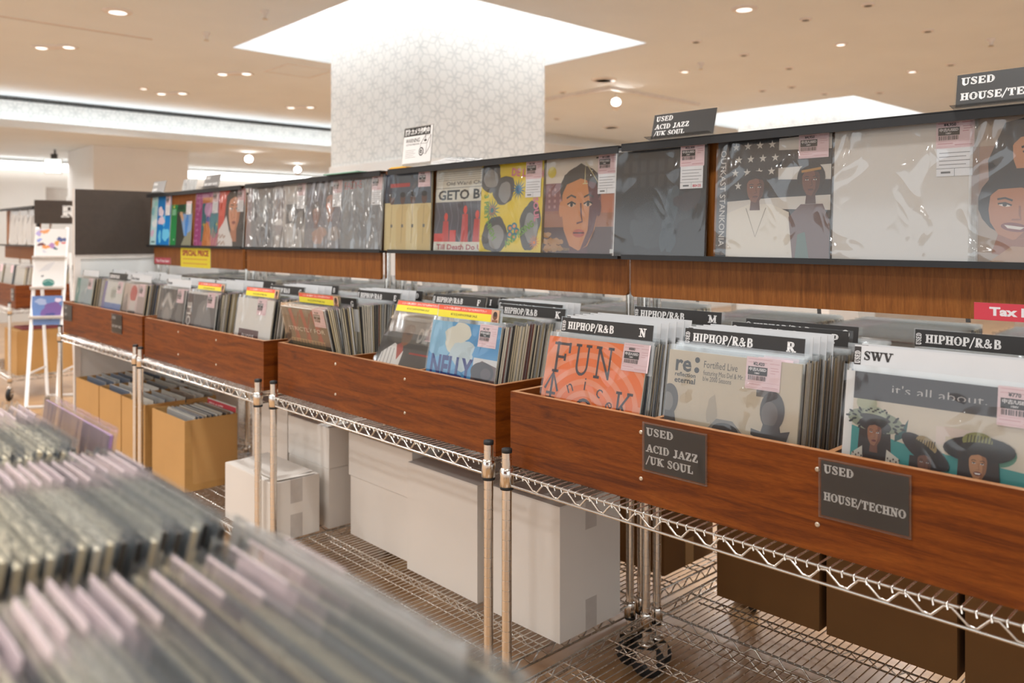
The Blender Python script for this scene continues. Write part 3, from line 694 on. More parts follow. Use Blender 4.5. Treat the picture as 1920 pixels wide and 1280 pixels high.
a = A('#b8408c'); a.rect(.28, 0, 1, 1, '#c06aa0'); a.rect(.3, .8, .78, .9, '#d98a3c'); a.poly([(.3, .3), (.3, .78), (.42, .8), (.5, .5), (.44, .1), (.3, .08)], '#2c7c86'); a.ell(.55, .68, .15, .12, '#d6a8cc'); a.blob(.85, .4, .2, .26, '#2c8a98', 4); a.poly([(.35, 0), (.42, .4), (.55, .45), (.7, .3), (.72, 0)], '#dd8a3a'); a.ell(.58, .5, .07, .05, '#3467b0')
for i in range(5): a.line([(.72+.05*i, 0), (.8+.05*i, .35-.04*i)], .02, '#d84a5a' if i % 2 else '#e6b04a')
for i in range(9): a.blob(.08+.02*(i % 3), .1+.1*i, .05, .02, '#d684bc', i)
a.star(.4, .4, .06, .02, 4, '#d8c83c'); a.star(.95, .4, .05, .02, 4, '#d8c83c'); covers['patch'] = a
a = A('#e2452e'); a.rect(.0, .55, .22, 1, '#e8634a'); a.poly([(.12, 0), (.25, .5), (.3, .9), (.5, 1), (.9, .95), (1, .7), (1, 0)], '#2e2a2a'); a.head(.62, .62, .24, .34, '#e0a27e', '#c07f5c', '#2c2625', '#b86a60'); a.poly([(.0, 0), (.04, .3), (.2, .42), (.32, .55), (.45, .3), (.6, .12), (.62, 0)], '#ece6e2')
for i in range(14): a.blob(.03+.045*(i % 7), .05+.12*(i//7)+.02*(i % 3), .02, .02, '#b48a72', i)
covers['redface'] = a
a = A('#838386'); a.rect(0, 0, .16, 1, '#9a8284'); a.blob(.55, .55, .16, .3, '#8f9294', 2); a.blob(.6, .72, .1, .1, '#a8abab', 5); a.blob(.7, .2, .2, .2, '#6a6b6e', 7); covers['grey'] = a
a = A('#cfc8c2'); a.rect(0, .2, .3, 1, '#b3a9a8'); a.rect(.1, .62, .34, .9, '#8d8284'); a.rect(.36, 0, 1, .72, '#c4beb8'); a.rect(.42, .38, .98, .68, '#4a4644'); a.ell(.56, .5, .06, .09, '#b9b0a8'); a.poly([(.44, .1), (.5, .38), (.62, .4), (.7, .1)], '#d9d4ce'); a.blob(.84, .42, .12, .16, '#8a8580', 3); a.rect(-.1, .36, .28, .46, '#efece8'); a.rect(-.1, .18, .06, .27, '#efece8'); a.line([(.25, 0), (.33, .34)], .03, '#5a5552'); a.line([(.4, 0), (.36, .3)], .025, '#5a5552'); covers['bw'] = a
a = A('#7d7a82'); a.rect(0, .6, 1, 1, '#54505c')
for i in range(5): a.poly([(.1+.17*i, .55), (.16+.17*i, 1), (.24+.17*i, 1)], '#bfc0cb')
a.head(.68, .66, .13, .17, '#b87e5e', '#8e5a40', '#3a2c28'); a.head(.3, .5, .11, .14, '#a86f56', '#7e4c3a', '#40302c'); a.rect(0, 0, 1, .3, '#8f8c90'); a.blob(.4, .2, .2, .12, '#c09a86', 2); a.blob(.8, .22, .14, .12, '#a99a90', 3); a.blob(.62, .62, .05, .05, '#d87040', 8); covers['collage'] = a
a = A('#8b8c8d'); a.blob(.6, .4, .4, .3, '#77787a', 4); a.blob(.2, .2, .2, .15, '#8a8b8c', 3); a.text('EAZY-E', .06, .84, .11, '#c83c3c', w=.42, bold=.0, rot=.03); covers['eazy'] = a
a = A('#e0cd98'); a.rect(0, .62, 1, 1, '#26304a'); a.rect(.16, .6, 1, 1, '#5d6672'); a.rect(.12, .82, .55, .87, '#c24a48')
for i, (x, c) in enumerate(((.16, '#e2cf9a'), (.4, '#dcc48a'), (.62, '#e6d5a6'), (.86, '#d8c084'))):
    a.poly([(x-.13, 0), (x-.14, .5), (x-.05, .6), (x+.06, .6), (x+.14, .5), (x+.12, 0)], c); a.ell(x, .67, .055, .075, '#6b4836'); a.ell(x, .72, .058, .035, '#2a2422'); a.line([(x, .58), (x-.02, .1)], .012, '#b99f68'); a.rect(x-.02, .3, x+.02, .34, '#6a6a6a')
covers['suits'] = a
a = A('#dbd6c8')
for i in range(5): a.rect(.04, .96-.025*i, .98, .966-.025*i, '#9c968a')
a.text('Old Ward Chronicle', .2, .80, .045, '#4c463f', w=.95, bold=.0); a.rect(.0, .765, 1, .772, '#7c766c'); a.text('GETO BOYS', .05, .63, .115, '#2c2a28', w=1.2, bold=.03)
a.rect(0, .12, 1, .6, '#57525a')
for i in range(9): a.line([(.02+.13*i, .6), (.1+.12*i, .42), (.02+.14*i, .2), (.12+.13*i, .12)], .014, '#77727c')
for x, y in ((.22, .34), (.58, .42), (.8, .36)): a.ell(x, y+.08, .035, .05, '#e0503e'); a.poly([(x-.07, .12), (x-.05, y+.03), (x+.05, y+.03), (x+.07, .12)], '#c8443a')
a.rect(.3, .12, .42, .26, '#d84a3e'); a.rect(0, .12, .2, .22, '#d84a3e'); a.rect(0, 0, 1, .12, '#ddd8ca')
for i in range(4): a.rect(.0, .02+.025*i, 1, .023+.025*i, '#bdb8ab')
a.text('Till Death Do Us Part', .06, .03, .062, '#b03640', w=1.15, bold=.025); covers['paper'] = a
a = A('#e8cf3a')
for x, y, rx, ry, s_ in ((.38, .7, .17, .17, 1), (.82, .3, .16, .26, 2), (.26, .2, .2, .22, 3), (.14, .86, .2, .16, 6)): a.blob(x, y, rx, ry, '#5c5855', s_, .08); a.blob(x+.02, y-.02, rx*.62, ry*.66, '#9c9893', s_+5, .06); 
def daisy(x, y, r, c1, c2, n=14):
    a.star(x, y, r, r*.35, n, c1); a.star(x, y, r*.62, r*.2, n, c2); a.ell(x, y, r*.22, r*.22, c1)
daisy(.62, .7, .12, '#2c5f92', '#3c98b4'); daisy(.2, .48, .14, '#2d7f88', '#e8873a'); daisy(.9, .12, .09, '#e8873a', '#3c98b4')
for i in range(5): q = i*1.2566; a.ell(.56+.06*math.cos(q), .24+.06*math.sin(q), .045, .04, '#2c7f92'); a.ell(.56+.06*math.cos(q), .24+.06*math.sin(q), .025, .02, '#e8975a')
a.text('DE LA SOUL', .5, .86, .085, '#e08aa0', w=.62, bold=.04, rot=-.1); a.text('3 FEET', .06, .66, .075, '#7aa83c', bold=.03, rot=-1.5); a.text('HIGH', .1, .34, .075, '#7aa83c', bold=.03, rot=-1.0); a.text('AND RISING', .45, .06, .075, '#7aa83c', w=.5, bold=.03, rot=.5); a.text('SOUL', .86, .6, .075, '#e08aa0', bold=.04, rot=-1.45); covers['yellow'] = a
a = A('#a3684a'); a.rect(0, .74, 1, 1, '#ddd0c0'); a.rect(0, .45, 1, .74, '#8f5a56'); a.rect(.78, .3, 1, .74, '#c07850'); a.rect(0, .28, 1, .42, '#a8704e'); a.rect(0, 0, 1, .28, '#5e3f35')
for i in range(12): a.rect(.05+.08*(i % 3), .48+.06*(i//3), .08+.08*(i % 3), .51+.06*(i//3), '#b98a80')
for i in range(9): a.blob(.05+.06*(i % 4), .06+.07*(i//4), .05, .035, '#b98a56', i, .2)
a.ell(.09, .86, .06, .06, '#d8c44a'); a.head(.5, .46, .27, .42, '#d08e56', '#6f4240', '#4c453c', '#c0624a', 1.05, .12, '#d8b898')
a.line([(.56, .72), (.56, .94), (.74, .72), (.74, .97)], .014, '#d8cc9c'); a.rect(.53, .715, .6, .725, '#d8cc9c'); a.rect(.70, .965, .8, .98, '#4a4232'); a.text('it was written', .08, .04, .04, '#c09a60', w=.3, bold=.0); a.rect(.92, .02, .98, .06, '#e0dcd4'); covers['portrait'] = a
a = A('#2f2c2b'); a.rect(0, 0, .012, 1, '#e0dedb'); a.rect(0, .985, 1, 1, '#ccc8c4')
for i in range(16): a.rect(.1+.1*(i % 8), .78-.14*(i//8), .16+.1*(i % 8), .89-.14*(i//8), '#3d3a39')
a.blob(.55, .35, .3, .25, '#383a3c', 2, .2); a.blob(.66, .48, .08, .14, '#4a5359', 6, .2); a.blob(.35, .22, .12, .16, '#3d3f41', 8, .25); a.blob(.62, .2, .07, .2, '#444d53', 3, .2); a.blob(.82, .5, .12, .1, '#443b3b', 1, .2); covers['dark'] = a
a = A('#242326')
for i, y in enumerate((.86, .62, .38, .14)): a.poly([(.1, y), (.5, y+.03), (1, y+.01), (1, y+.13), (.5, y+.12), (.1, y+.1)], '#d8cfc4')
a.rect(.1, .58, .56, 1, '#232327')
for i in range(14): a.star(.17+.11*(i % 4)+.03*(i//4 % 2), .94-.11*(i//4), .035, .014, 5, '#dcd6cc')
a.poly([(.1, 0), (.1, .38), (.3, .45), (.5, .45), (.66, .38), (.7, 0)], '#e4dacb'); a.head(.36, .58, .085, .115, '#8a553e', '#63392b', '#1f1a19', '#7a4438', 1.5, .2)
a.line([(.28, .42), (.37, .18), (.46, .42)], .006, '#8c7a60'); a.poly([(.7, 0), (.66, .34), (.76, .44), (.94, .44), (1, .3), (1, 0)], '#6a4238'); a.head(.84, .62, .08, .115, '#7c4a38', '#583026', '#201a1a', '#6a3a30', 1.45, .25); a.line([(.76, .7), (.92, .72)], .02, '#c08a3a'); a.poly([(.72, 0), (.74, .2), (.8, .22), (.84, 0)], '#4c6a5a'); a.rect(0, 0, .1, 1, '#4b4a4d'); a.text('OUTKAST STANKONIA', .03, .92, .055, '#dcd8d2', w=.82, bold=.01, rot=-math.pi/2); covers['flag'] = a
a = A('#ded7cf'); covers['blank'] = a
a = A('#b5a190'); a.rect(0, .4, .2, .8, '#a68676'); a.poly([(.12, .3), (.1, .7), (.2, .95), (.45, 1), (.8, 1), (1, .6), (1, .0), (.3, 0)], '#2a2523'); a.head(.44, .72, .21, .2, '#c98a5c', '#a86a44', '#262120', '#8a3f3a', 1.25, .35, smile=True); a.head(.28, .36, .19, .2, '#c4845a', '#a46442', '#262120', '#8a3f3a', 1.3, .3, smile=True, tilt=-.15); a.head(.82, .44, .17, .2, '#c08056', '#9c6040', '#262120', '#8a3f3a', 1.3, .3, smile=True, tilt=.1); a.poly([(.1, 0), (.25, .12), (.5, .1), (.8, .16), (1, .1), (1, 0)], '#c0956e'); a.poly([(.7, 0), (.8, .12), (1, .1), (1, 0)], '#a8503e'); covers['women'] = a

LEAN = .035
DISP = [(1, -.01, 'blue', 'light blue cover with a pale strip, leftmost on the display shelf', '#e8e4da', None, '¥1,980', True, .53),
 (1, .30, 'green', 'cover with a wide green strip and a mountain photo, second on the display shelf', '#d8d4c8', None, '¥2,480', True, .535),
 (1, .675, 'patch', 'magenta, teal and orange patchwork cover on the far display shelf', '#e8e4da', 'sleeve', '¥1,650', True, .53),
 (1, .99, 'redface', 'red cover with a dark-haired portrait and white fur on the far display shelf', '#e8e4da', 'sleeve', '¥2,200', True, .53),
 (2, .02, 'grey', 'plain grey cover in shiny film, leftmost on the second display shelf', '#8a8a8a', 'sleeve_shiny', None, False, .525),
 (2, .31, 'bw', 'black-and-white photo cover with pale slips, second display shelf', '#d0ccc6', 'sleeve_shiny', '¥1,430', True, .525),
 (2, .635, 'collage', 'dark collage cover with faces under crumpled film, second display shelf', '#9a979c', 'sleeve_shiny', '¥3,300', True, .525),
 (2, .945, 'eazy', 'grey cover with red scrawled EAZY-E letters', '#9a9a9a', 'sleeve_shiny', '¥5,500', True, .525),
 (3, -.03, 'suits', 'cover of four figures in cream suits on a navy ground', '#c8b890', 'sleeve', '¥4,950', False, .515),
 (3, .288, 'paper', 'newspaper-style cover headed GETO BOYS with red figures', '#ddd6c8', 'sleeve', None, False, .522),
 (3, .566, 'yellow', 'yellow cover with coloured daisies and grey shapes', '#caa86a', 'sleeve', '¥7,700', True, .514),
 (3, .887, 'portrait', 'brown portrait cover with a large outlined letter N', '#b98a68', 'sleeve', '¥11,000', True, .52),
 (4, -.06, 'dark', 'almost black cover in a loose clear bag with a pink tag', '#44403e', 'sleeve', '¥55,000', 'red', .50),
 (4, .285, 'flag', 'black-and-white striped flag cover with two standing figures', '#333335', 'sleeve_crumpled', '¥4,950', False, .51),
 (4, .608, 'blank', 'blank white cover in wrinkled clear film on the near display shelf', '#efece8', 'sleeve_crumpled', '¥4,950', True, .508),
 (4, .912, 'women', 'cover of smiling dark-haired faces cut by the right edge of the photo', '#4a423e', 'sleeve_crumpled', '¥1,980', False, .508)]
for b, x, key, lab, edge, fm, price, note, d in DISP:
    M = BM[b] @ T((x+RW/2, d, 1.2717)) @ RX(-.06 if key != 'suits' else -.03)
    if key == 'suits': M = M @ T((-.01, 0, 0))
    record(M, covers[key], lab, edge, fm, price, note)

# --- covers at the front of each bin compartment
F = {}
a = A('#a8bcbc'); a.rect(0, 0, .22, 1, '#3f8f86'); a.blob(.6, .6, .3, .25, '#9cb0b6', 2); F['teal'] = a
a = A('#d9d6cf'); a.rect(0, .42, 1, .62, '#5a7fb8'); a.rect(0, 0, 1, .45, '#4f74b0'); a.rect(0, .45, .14, 1, '#7a70a8'); a.ell(.52, .8, .14, .12, '#c9c8bd'); a.rect(.42, .72, .66, .86, '#a6a89e'); F['skyband'] = a
a = A('#d8c0bc'); a.rect(0, .4, .28, 1, '#c9b5a6'); a.ell(.45, .84, .16, .14, '#c85a52'); a.poly([(.25, .3), (.35, .72), (.58, .72), (.62, .3)], '#d9cfc8'); a.rect(.28, .3, .62, .55, '#4c4644'); a.rect(.66, 0, 1, 1, '#b8a49c'); a.blob(.12, .55, .1, .3, '#8e7c74', 3); F['reds'] = a
a = A('#55504d'); a.blob(.35, .7, .2, .26, '#8a8580', 3, .05); a.poly([(.12, .75), (.35, .95), (.58, .72), (.5, .68), (.33, .85), (.18, .7)], '#c4beb8'); a.ell(.34, .56, .12, .16, '#a39c96'); a.blob(.82, .6, .12, .2, '#7b7672', 5); F['hat'] = a
a = A('#6a6664'); a.rect(0, 0, .2, 1, '#5a4442'); a.rect(0, .97, 1, 1, '#dcd6d0'); a.text('OLE', .16, .5, .14, '#e8e2da', bold=.02, rot=math.pi/2); a.blob(.6, .6, .24, .34, '#8b8886', 3); F['sidetext'] = a
a = A('#e6e1da'); a.rect(.12, .36, .68, .6, '#6a4848'); a.text('EN VOGUE', .22, .48, .06, '#efe8e4', w=.34, bold=.03); a.text('UNTAYTCOCCI', .15, .39, .055, '#2a1c1c', w=.5, bold=.03); F['white'] = a
a = A('#6c6152'); a.rect(0, .9, 1, 1, '#7d786c')
for x in (.2, .46, .72): a.line([(x, .98), (x+.1, .6)], .08, '#a84a46'); a.line([(x+.02, .62), (x+.2, .95)], .03, '#8a4844')
a.text('STRICTLY FOR', .1, .72, .05, '#e6e0d2', w=.82, bold=.0)
for i in range(11): x = .14+.07*i; a.line([(x, .5), (x-.02, .62), (x+.05, .62)], .012, '#c9b184'); a.line([(x+.03, .62), (x+.02, .4)], .02, '#b39a6c')
a.rect(0, .3, 1, .42, '#59555a'); F['brown'] = a
a = A('#55524f'); a.poly([(0, .8), (.2, 1), (1, .98), (1, .8)], '#87878a'); a.poly([(.02, .2), (.08, .62), (.26, .74), (.45, .66), (.46, .2)], '#e2ddd8'); a.poly([(.3, .72), (.38, .56), (.44, .66), (.4, .76)], '#b05a50'); a.ell(.42, .84, .09, .12, '#9c6c50'); a.ell(.43, .9, .09, .06, '#6a4a3c')
for i in range(4): a.line([(.1+.06*i, .68), (.12+.07*i, .3)], .008, '#6c6864')
a.text('DEF', .6, .78, .15, '#e8e2dc', w=.22, bold=.04); a.rect(.56, .64, .9, .66, '#a04038')
for x, y in ((.6, .42), (.75, .44), (.88, .42)): a.blob(x, y, .06, .05, '#c0504a', int(x*10))
for i in range(5): a.line([(.46+.08*i, .36), (.6+.08*i, .26)], .014, '#c8b8a4')
F['def'] = a
a = A('#4f9ccc'); a.poly([(0, 1), (.3, 1), (.36, .75), (.2, .6), (0, .7)], '#8fbfd8'); a.blob(.4, .86, .18, .14, '#ddd8c8', 2); a.blob(.5, .7, .2, .12, '#c6d3d6', 6); a.blob(.25, .6, .16, .08, '#6fb0d6', 3); a.rect(.68, 0, 1, .7, '#dcd9d6'); a.poly([(.66, .3), (.68, .62), (.8, .68), (1, .64), (1, .3)], '#6b4a44'); a.ell(.82, .58, .16, .09, '#3a3034'); a.ell(.87, .57, .07, .05, '#5a4a4c'); a.text('NELLY', .06, .48, .2, '#2f3f86', w=.62, bold=.04); F['nelly'] = a
a = A('#f27a1e')
for r in (.62, .5, .385, .275, .175, .085):
    a.line([(.46+(r+.02*math.sin(3*q))*math.cos(q), .42+r*.92*math.sin(q)) for q in [2*math.pi*i/40 for i in range(41)]], .045, '#f39c70')
a.poly([(0, .62), (.2, .9), (.3, 1), (.12, 1), (0, .84)], '#f39c70'); a.poly([(0, 0), (.07, 0), (.05, .5), (0, .6)], '#f39c70'); a.rect(.93, 0, 1, .55, '#f39c70')
for ch, x in (('F', .05), ('U', .28), ('N', .5)): a.slab(ch, x, .71, .25, '#3a2a35', w=.21, T_=.10, t_=.085)
a.slab('K', .74, .40, .24, '#3a2a35', w=.2, T_=.10, t_=.085); a.slab('Y', .74, .1, .24, '#3a2a35', w=.2, T_=.10, t_=.085)
for ch, x, y, r in (('n', .29, .56, .5), ('i', .44, .605, 0), ('c', .56, .585, -.5), ('e', .66, .52, -.9), ('s', .22, .43, 1.1), ('t', .72, .42, -1.4)): a.text(ch, x, y, .11, '#3a2a35', bold=-.005, rot=r)
a.line(arc(.46, .44, .08, .09, 30, 300, 12), .025, '#3a2a35'); a.line([(.1, .7), (.1, .42)], .022, '#3a2a35'); a.line([(.03, .57), (.1, .71), (.17, .56)], .022, '#3a2a35')
for y in (.54, .5, .46): a.line([(.05, y), (.15, y)], .02, '#3a2a35')
F['funky'] = a
a = A('#cdbda4'); a.rect(0, .0, 1, .5, '#c6b69e'); a.slab('RE', .05, .86, .001, '#cdbda4'); a.text('re', .06, .86, .115, '#2c2622', bold=.025); a.ell(.235, .945, .02, .02, '#2c2622'); a.ell(.235, .875, .02, .02, '#2c2622')
a.text('reflection', .06, .82, .03, '#2c2622', w=.17, bold=.02); a.text('eternal', .06, .775, .04, '#2c2622', w=.17, bold=.02); a.text('Fortified Live', .29, .9, .05, '#4a3f34', w=.26, bold=.0); a.text('featuring Mos Def & Mr. Man', .29, .85, .035, '#4a3f34', w=.37, bold=.0); a.text('b/w 2000 Seasons', .29, .81, .035, '#4a3f34', w=.22, bold=.0)
a.rect(.7, .76, .8, 1, '#c2b296'); a.rect(.7, .76, .8, .84, '#6a6058')
def grey_head(x, y, s_, c1='#5c5652', c2='#86807a'): a.ell(x, y, .075*s_, .11*s_, c1); a.ell(x-.015*s_, y-.02*s_, .05*s_, .07*s_, c2); a.poly([(x-.05*s_, y-.08*s_), (x+.05*s_, y-.08*s_), (x+.12*s_, y-.35*s_), (x-.12*s_, y-.35*s_)], c1)
grey_head(.03, .65, 1.0); a.blob(.38, .62, .035, .11, '#b6a791', 3); a.poly([(.36, .5), (.42, .57), (.54, .57), (.62, .5), (.6, .4), (.34, .4)], '#8b847c'); a.ell(.49, .5, .1, .05, '#4c4642'); grey_head(.82, .68, 1.15, '#4c4440', '#6c5f58'); a.poly([(.66, .3), (.7, .52), (.82, .46), (.94, .54), (1, .3)], '#b9ada0'); a.poly([(.68, .55), (.8, .53), (.95, .57), (.93, .5), (.8, .47), (.68, .51)], '#4c4642'); F['re'] = a
a = A('#d8cbb8'); a.rect(0, 0, .05, 1, '#e8e4e0'); a.rect(.05, .84, .82, 1, '#33292a'); a.text("it's all about,", .27, .895, .05, '#cfc8c4', w=.5, bold=-.008); a.poly([(.05, .3), (.05, .68), (.35, .62), (1, .57), (1, 0), (.05, 0)], '#3d9894')
a.ell(.13, .82, .06, .05, '#b4b596'); a.rect(.05, .84, .82, .9, '#33292a'); a.rect(.52, .65, .7, .75, '#dfcdc2'); a.rect(.57, .6, .68, .7, '#d3c2a6'); a.ell(.82, .65, .1, .07, '#5f9a84'); a.rect(.79, .62, .81, .7, '#d3c2a6')
def hatted(x, y, s_, brim, crown, spot, skin, sh, tl, smile=False):
    c, d = math.cos(tl), math.sin(tl)
    a.poly([(x-.09*s_, y-.2*s_), (x-.085*s_, y), (x+.085*s_, y), (x+.1*s_, y-.2*s_)], '#33251f')
    a.ell(x, y+.035*s_, .155*s_, .062*s_, brim, tl); a.ell(x+.0*s_, y+.012*s_, .09*s_, .04*s_, '#2a201c', tl)
    if spot:
        for i in range(26): q = i*.245; k = .8+.22*(i % 2); a.ell(x+.15*s_*k*math.cos(q)*c-.056*s_*k*math.sin(q)*d, y+.035*s_+.15*s_*k*math.cos(q)*d+.056*s_*k*math.sin(q)*c, .014*s_, .006*s_, spot, q)
    a.head(x, y-.035*s_, .042*s_, .066*s_, skin, sh, '#2c201c', '#7c3c34', 1.2, .05, smile=smile)
    a.ell(x-.005*s_-.02*d, y+.075*s_, .065*s_, .04*s_, crown, tl); a.ell(x, y+.05*s_, .085*s_, .02*s_, '#2f2822', tl)
    if spot:
        for i in range(9): a.ell(x-.05*s_+.0125*s_*i, y+.085*s_+.008*(i % 3)*s_, .008*s_, .005*s_, spot)
    else:
        for i in range(8): a.line([(x-.05*s_+.014*s_*i, y+.06*s_), (x-.045*s_+.014*s_*i, y+.1*s_)], .005, '#3a3020')
a.poly([(.3, .66), (.34, .7), (.37, .76), (.36, .66), (.3, .62)], '#2c5c5c')
hatted(.185, .685, 1.05, '#8f957c', '#a9ae94', '#23211c', '#a06a4a', '#7c4c36', -.10); a.poly([(.04, .3), (.06, .52), (.12, .57), (.14, .3)], '#d9cfc0'); a.poly([(.25, .3), (.26, .57), (.33, .53), (.36, .3)], '#d9cfc0')
for i in range(40): a.ell(.07+.016*(i % 5)+(.2 if i > 19 else 0), .42+.03*(i//5 % 4)+.012*(i % 2), .004, .006, '#4c3a30')
hatted(.47, .565, .95, '#2a2222', '#a08a5c', None, '#7c503c', '#5c3a2c', -.55); hatted(.74, .615, 1.15, '#231d1c', '#8c8a4c', None, '#c08a60', '#9c6844', .08, True); F['all'] = a
FRONT = [(1, -.075, 'teal', 'teal-edged pale cover at the front left of the farthest bin', .085, 8, '¥880'), (1, .40, 'skyband', 'white cover with a blue band at the front of the farthest bin', .085, 10, '¥1,100'), (1, .76, 'reds', 'pale cover with a red-capped figure at the front right of the farthest bin', .085, 8, '¥990'),
 (2, -.045, 'hat', 'dark cover with a person in a white-banded hat, second bin', .085, 7, '¥1,320'), (2, .30, 'sidetext', 'grey cover with sideways lettering OLE, second bin', .085, 7, '¥880'), (2, .81, 'white', 'white cover with a brown title block, front right of the second bin', .085, 8, '¥770'),
 (3, -.03, 'brown', 'brown cover lettered STRICTLY leaning forward at the left of the middle bin', .125, -13, '¥1,650'), (3, .45, 'def', 'dark cover of a person in a white jacket lettered DEF, leaning far back', .08, 26, '¥1,320'), (3, .79, 'nelly', 'sky blue cover lettered NELLY at the right of the middle bin', .085, 11, '¥1,100'),
 (4, .018, 'funky', 'orange spiral cover lettered FUNKY at the left of the nearest bin', .08, 13, '¥880'), (4, .405, 're', 'beige cover headed re: reflection eternal with grey heads', .085, 9, '¥2,420'), (4, .81, 'all', 'cover with women in wide-brimmed hats headed it\'s all about', .085, 9, '¥770')]
for b, x, key, lab, d, tl, price in FRONT:
    fm = 'sleeve'
    tx = {'funky': .126, 're': .075, 'all': .14, 'nelly': .105, 'def': .116, 'brown': .115, 'white': .06}.get(key, .1)
    if key == 'def': fm = 'clear_holder'
    record(BM[b] @ T((x+RW/2, d-.008, FLOORZ)) @ RX(math.radians(-tl)), F[key], lab, random.choice(EDGE[:4]), fm, price, False, tx, top=.012)

# ------------------------------------------------------------------ rows of records behind the front covers
JK = [jacket_mesh(random.choice(['#9a9894', '#6c6a68', '#b7b0a4', '#d2cdc4', '#5d6470', '#8b7a6c']), e, None, .0050) for e in EDGE]
SLV = sleeve_mesh(.012, 'sleeve_edge', .0002, .0010, False)
PINK = Art(.078, .07, None); PINK.rect(0, 0, 1, 1, '#f0ccd2'); PINK.rect(.06, .44, .62, .7, '#4a4042')
for v in (.9, .8, .2): PINK.rect(.08, v, .8, v+.03, '#cf9aa2')
PINKM = PINK.mesh('price_tag')
STUFF = MB()
def stuff_record(M, front, edge, pink):
    for mi, (a, b) in enumerate((((-RW/2, -.0024, 0), (RW/2, .0024, RW)),)):
        STUFF.box(a, b, 0, H(edge), M, faces='xXyZ', cols={'y': H(front)})
    if pink: STUFF.face([M @ Vector(p) for p in ((.06, -.0031, RW-.06), (.14, -.0031, RW-.06), (.14, -.0031, RW+.004), (.06, -.0031, RW+.004))], 0, H('#f0ccd2'))
    for y in (-.0029, .0029): STUFF.face([M @ Vector(p) for p in ((-RW/2-.003, y, RW-.012), (RW/2+.003, y, RW-.012), (RW/2+.003, y, RW+.013), (-RW/2-.003, y, RW+.013))], 1)
def stack(M0, x, d0, d1, t0, t1, n, n_ind, lab=None, group=None, rng=None):
    r = rng or random
    for i in range(n):
        f = i/(n-1); d = d0+(d1-d0)*f; t = t0+(t1-t0)*f
        M = M0 @ T((x+RW/2+r.gauss(0, .0018), d, FLOORZ)) @ RX(math.radians(-t)) @ T((0, 0, max(-.004, min(.006, r.gauss(0, .0022)))))
        k = min(len(JK)-1, int(abs(r.gauss(0, 6.2)))) if r.random() < .75 else r.randrange(len(JK))
        if i < n_ind:
            o = link('vinyl_record', JK[k], None, M, label=lab, cat='record', group=group)
            link('plastic_sleeve', SLV, o)
            if r.random() < .62: link('price_tag', PINKM, o, T((.1+r.uniform(-.012, .012), -.0030, RW-.066)))
        else:
            stuff_record(M, '#b9b4ab', EDGE[k], r.random() < .55)
COLS = [(1, -.075, .093, .50, 8, 14, 62, 2, 'teal-edged cover'), (1, .40, .093, .50, 10, 14, 60, 0, ''), (1, .76, .093, .50, 8, 14, 62, 4, 'cover with the red-capped figure'),
 (2, -.045, .093, .50, 7, 14, 62, 6, 'cover of the person in a white-banded hat'), (2, .30, .093, .50, 7, 14, 62, 8, 'sideways lettered OLE cover'), (2, .81, .093, .50, 8, 13, 64, 8, 'white cover with a brown title block'),
 (3, -.03, .132, .44, -13, 16, 54, 16, 'brown STRICTLY cover'), (3, .45, .092, .44, 26, 20, 50, 4, 'DEF cover'), (3, .79, .093, .50, 11, 14, 64, 22, 'sky blue NELLY cover'),
 (4, .018, .092, .50, 13, 14, 64, 16, 'orange FUNKY cover'), (4, .405, .092, .50, 9, 14, 64, 20, 'beige re: reflection eternal cover'), (4, .81, .092, .50, 9, 14, 64, 4, 'cover of women in wide-brimmed hats')]
rr = random.Random(21)
for b, x, d0, d1, t0, t1, n, ni, lb in COLS:
    stack(BM[b], x, d0, d1, t0, t1, n, ni, 'sleeved record packed in the row behind the '+lb, 'records behind the '+lb, rr)
for k in REAR:
    for i, x in enumerate((.04, .44, .83)): stack(REAR[k], x, .09, .50, 9, 13, 56, 0, rng=rr)

# ------------------------------------------------------------------ divider cards
def divider(M, kind, lab, txt='', group=None, hh=.365, wd=.30):
    t_ = thing('divider_card', M, lab, 'divider', group)
    m = MB(); m.box((-wd/2, -.0006, 0), (wd/2, .0006, hh)); 
    lh = .037
    if kind == 'black':
        m.build('clear_card', 'clear_holder', t_)
        a = Art(wd-.012, lh, '#2b2928'); a.rect(0, 0, .052, 1, '#2b2928')
        a.slab('USED', .046, .08, .3, '#e6e4e2', w=.115*.8, rot=math.pi/2); a.slab('HIPHOP/R&B', .075, .22, .52, '#e9e7e5', w=.52); 
        if txt: a.slab(txt, .86, .2, .56, '#e9e7e5')
        a.build('label_strip', t_, 'print', T((-.003, -.001, hh-lh-.002)))
        a2 = MB(); a2.box((-wd/2+.003, -.0004, hh-.12), (wd/2-.003, .0004, hh-lh-.004)); a2.build('paper_insert', 'white_card', t_)
    elif kind in ('white', 'clear'):
        m.build('card', 'white_card' if kind == 'white' else 'sleeve_edge', t_)
        a = Art(wd, .034, None); a.rect(0.0, 0, .042, 1, '#34302f'); a.slab('USED', .038, .06, .3, '#e6e4e2', w=.1*.8, rot=math.pi/2)
        if txt: (a.slab if txt.isupper() else a.text)(txt, .06, .28, .5, '#34302f')
        a.build('label_strip', t_, 'print', T((0, -.001, hh-.037)))
    else:
        m.build('clear_card', 'clear_holder', t_)
        a = Art(wd-.02, .036, '#e8d83c'); a.rect(0, .6, .88, 1, '#e2624a'); a.text('レコード高価買取中！スタッフまでお声がけ下さい！', .1, .72, .16, '#f6e8e0', w=.7, bold=.01)
        a.text('4/13(土)HIPHOP/R&B SALE', .22, .22, .19, '#3c382c', w=.44, bold=.01); a.rect(.88, 0, 1, 1, '#c8a184'); a.ell(.94, .5, .035, .3, '#6e4836'); a.ell(.94, .66, .03, .2, '#3a2c26'); a.rect(.9, 0, .985, .2, '#8a5c48')
        a.build('promo_strip', t_, 'print', T((-.004, -.001, hh-.040)))
    return t_
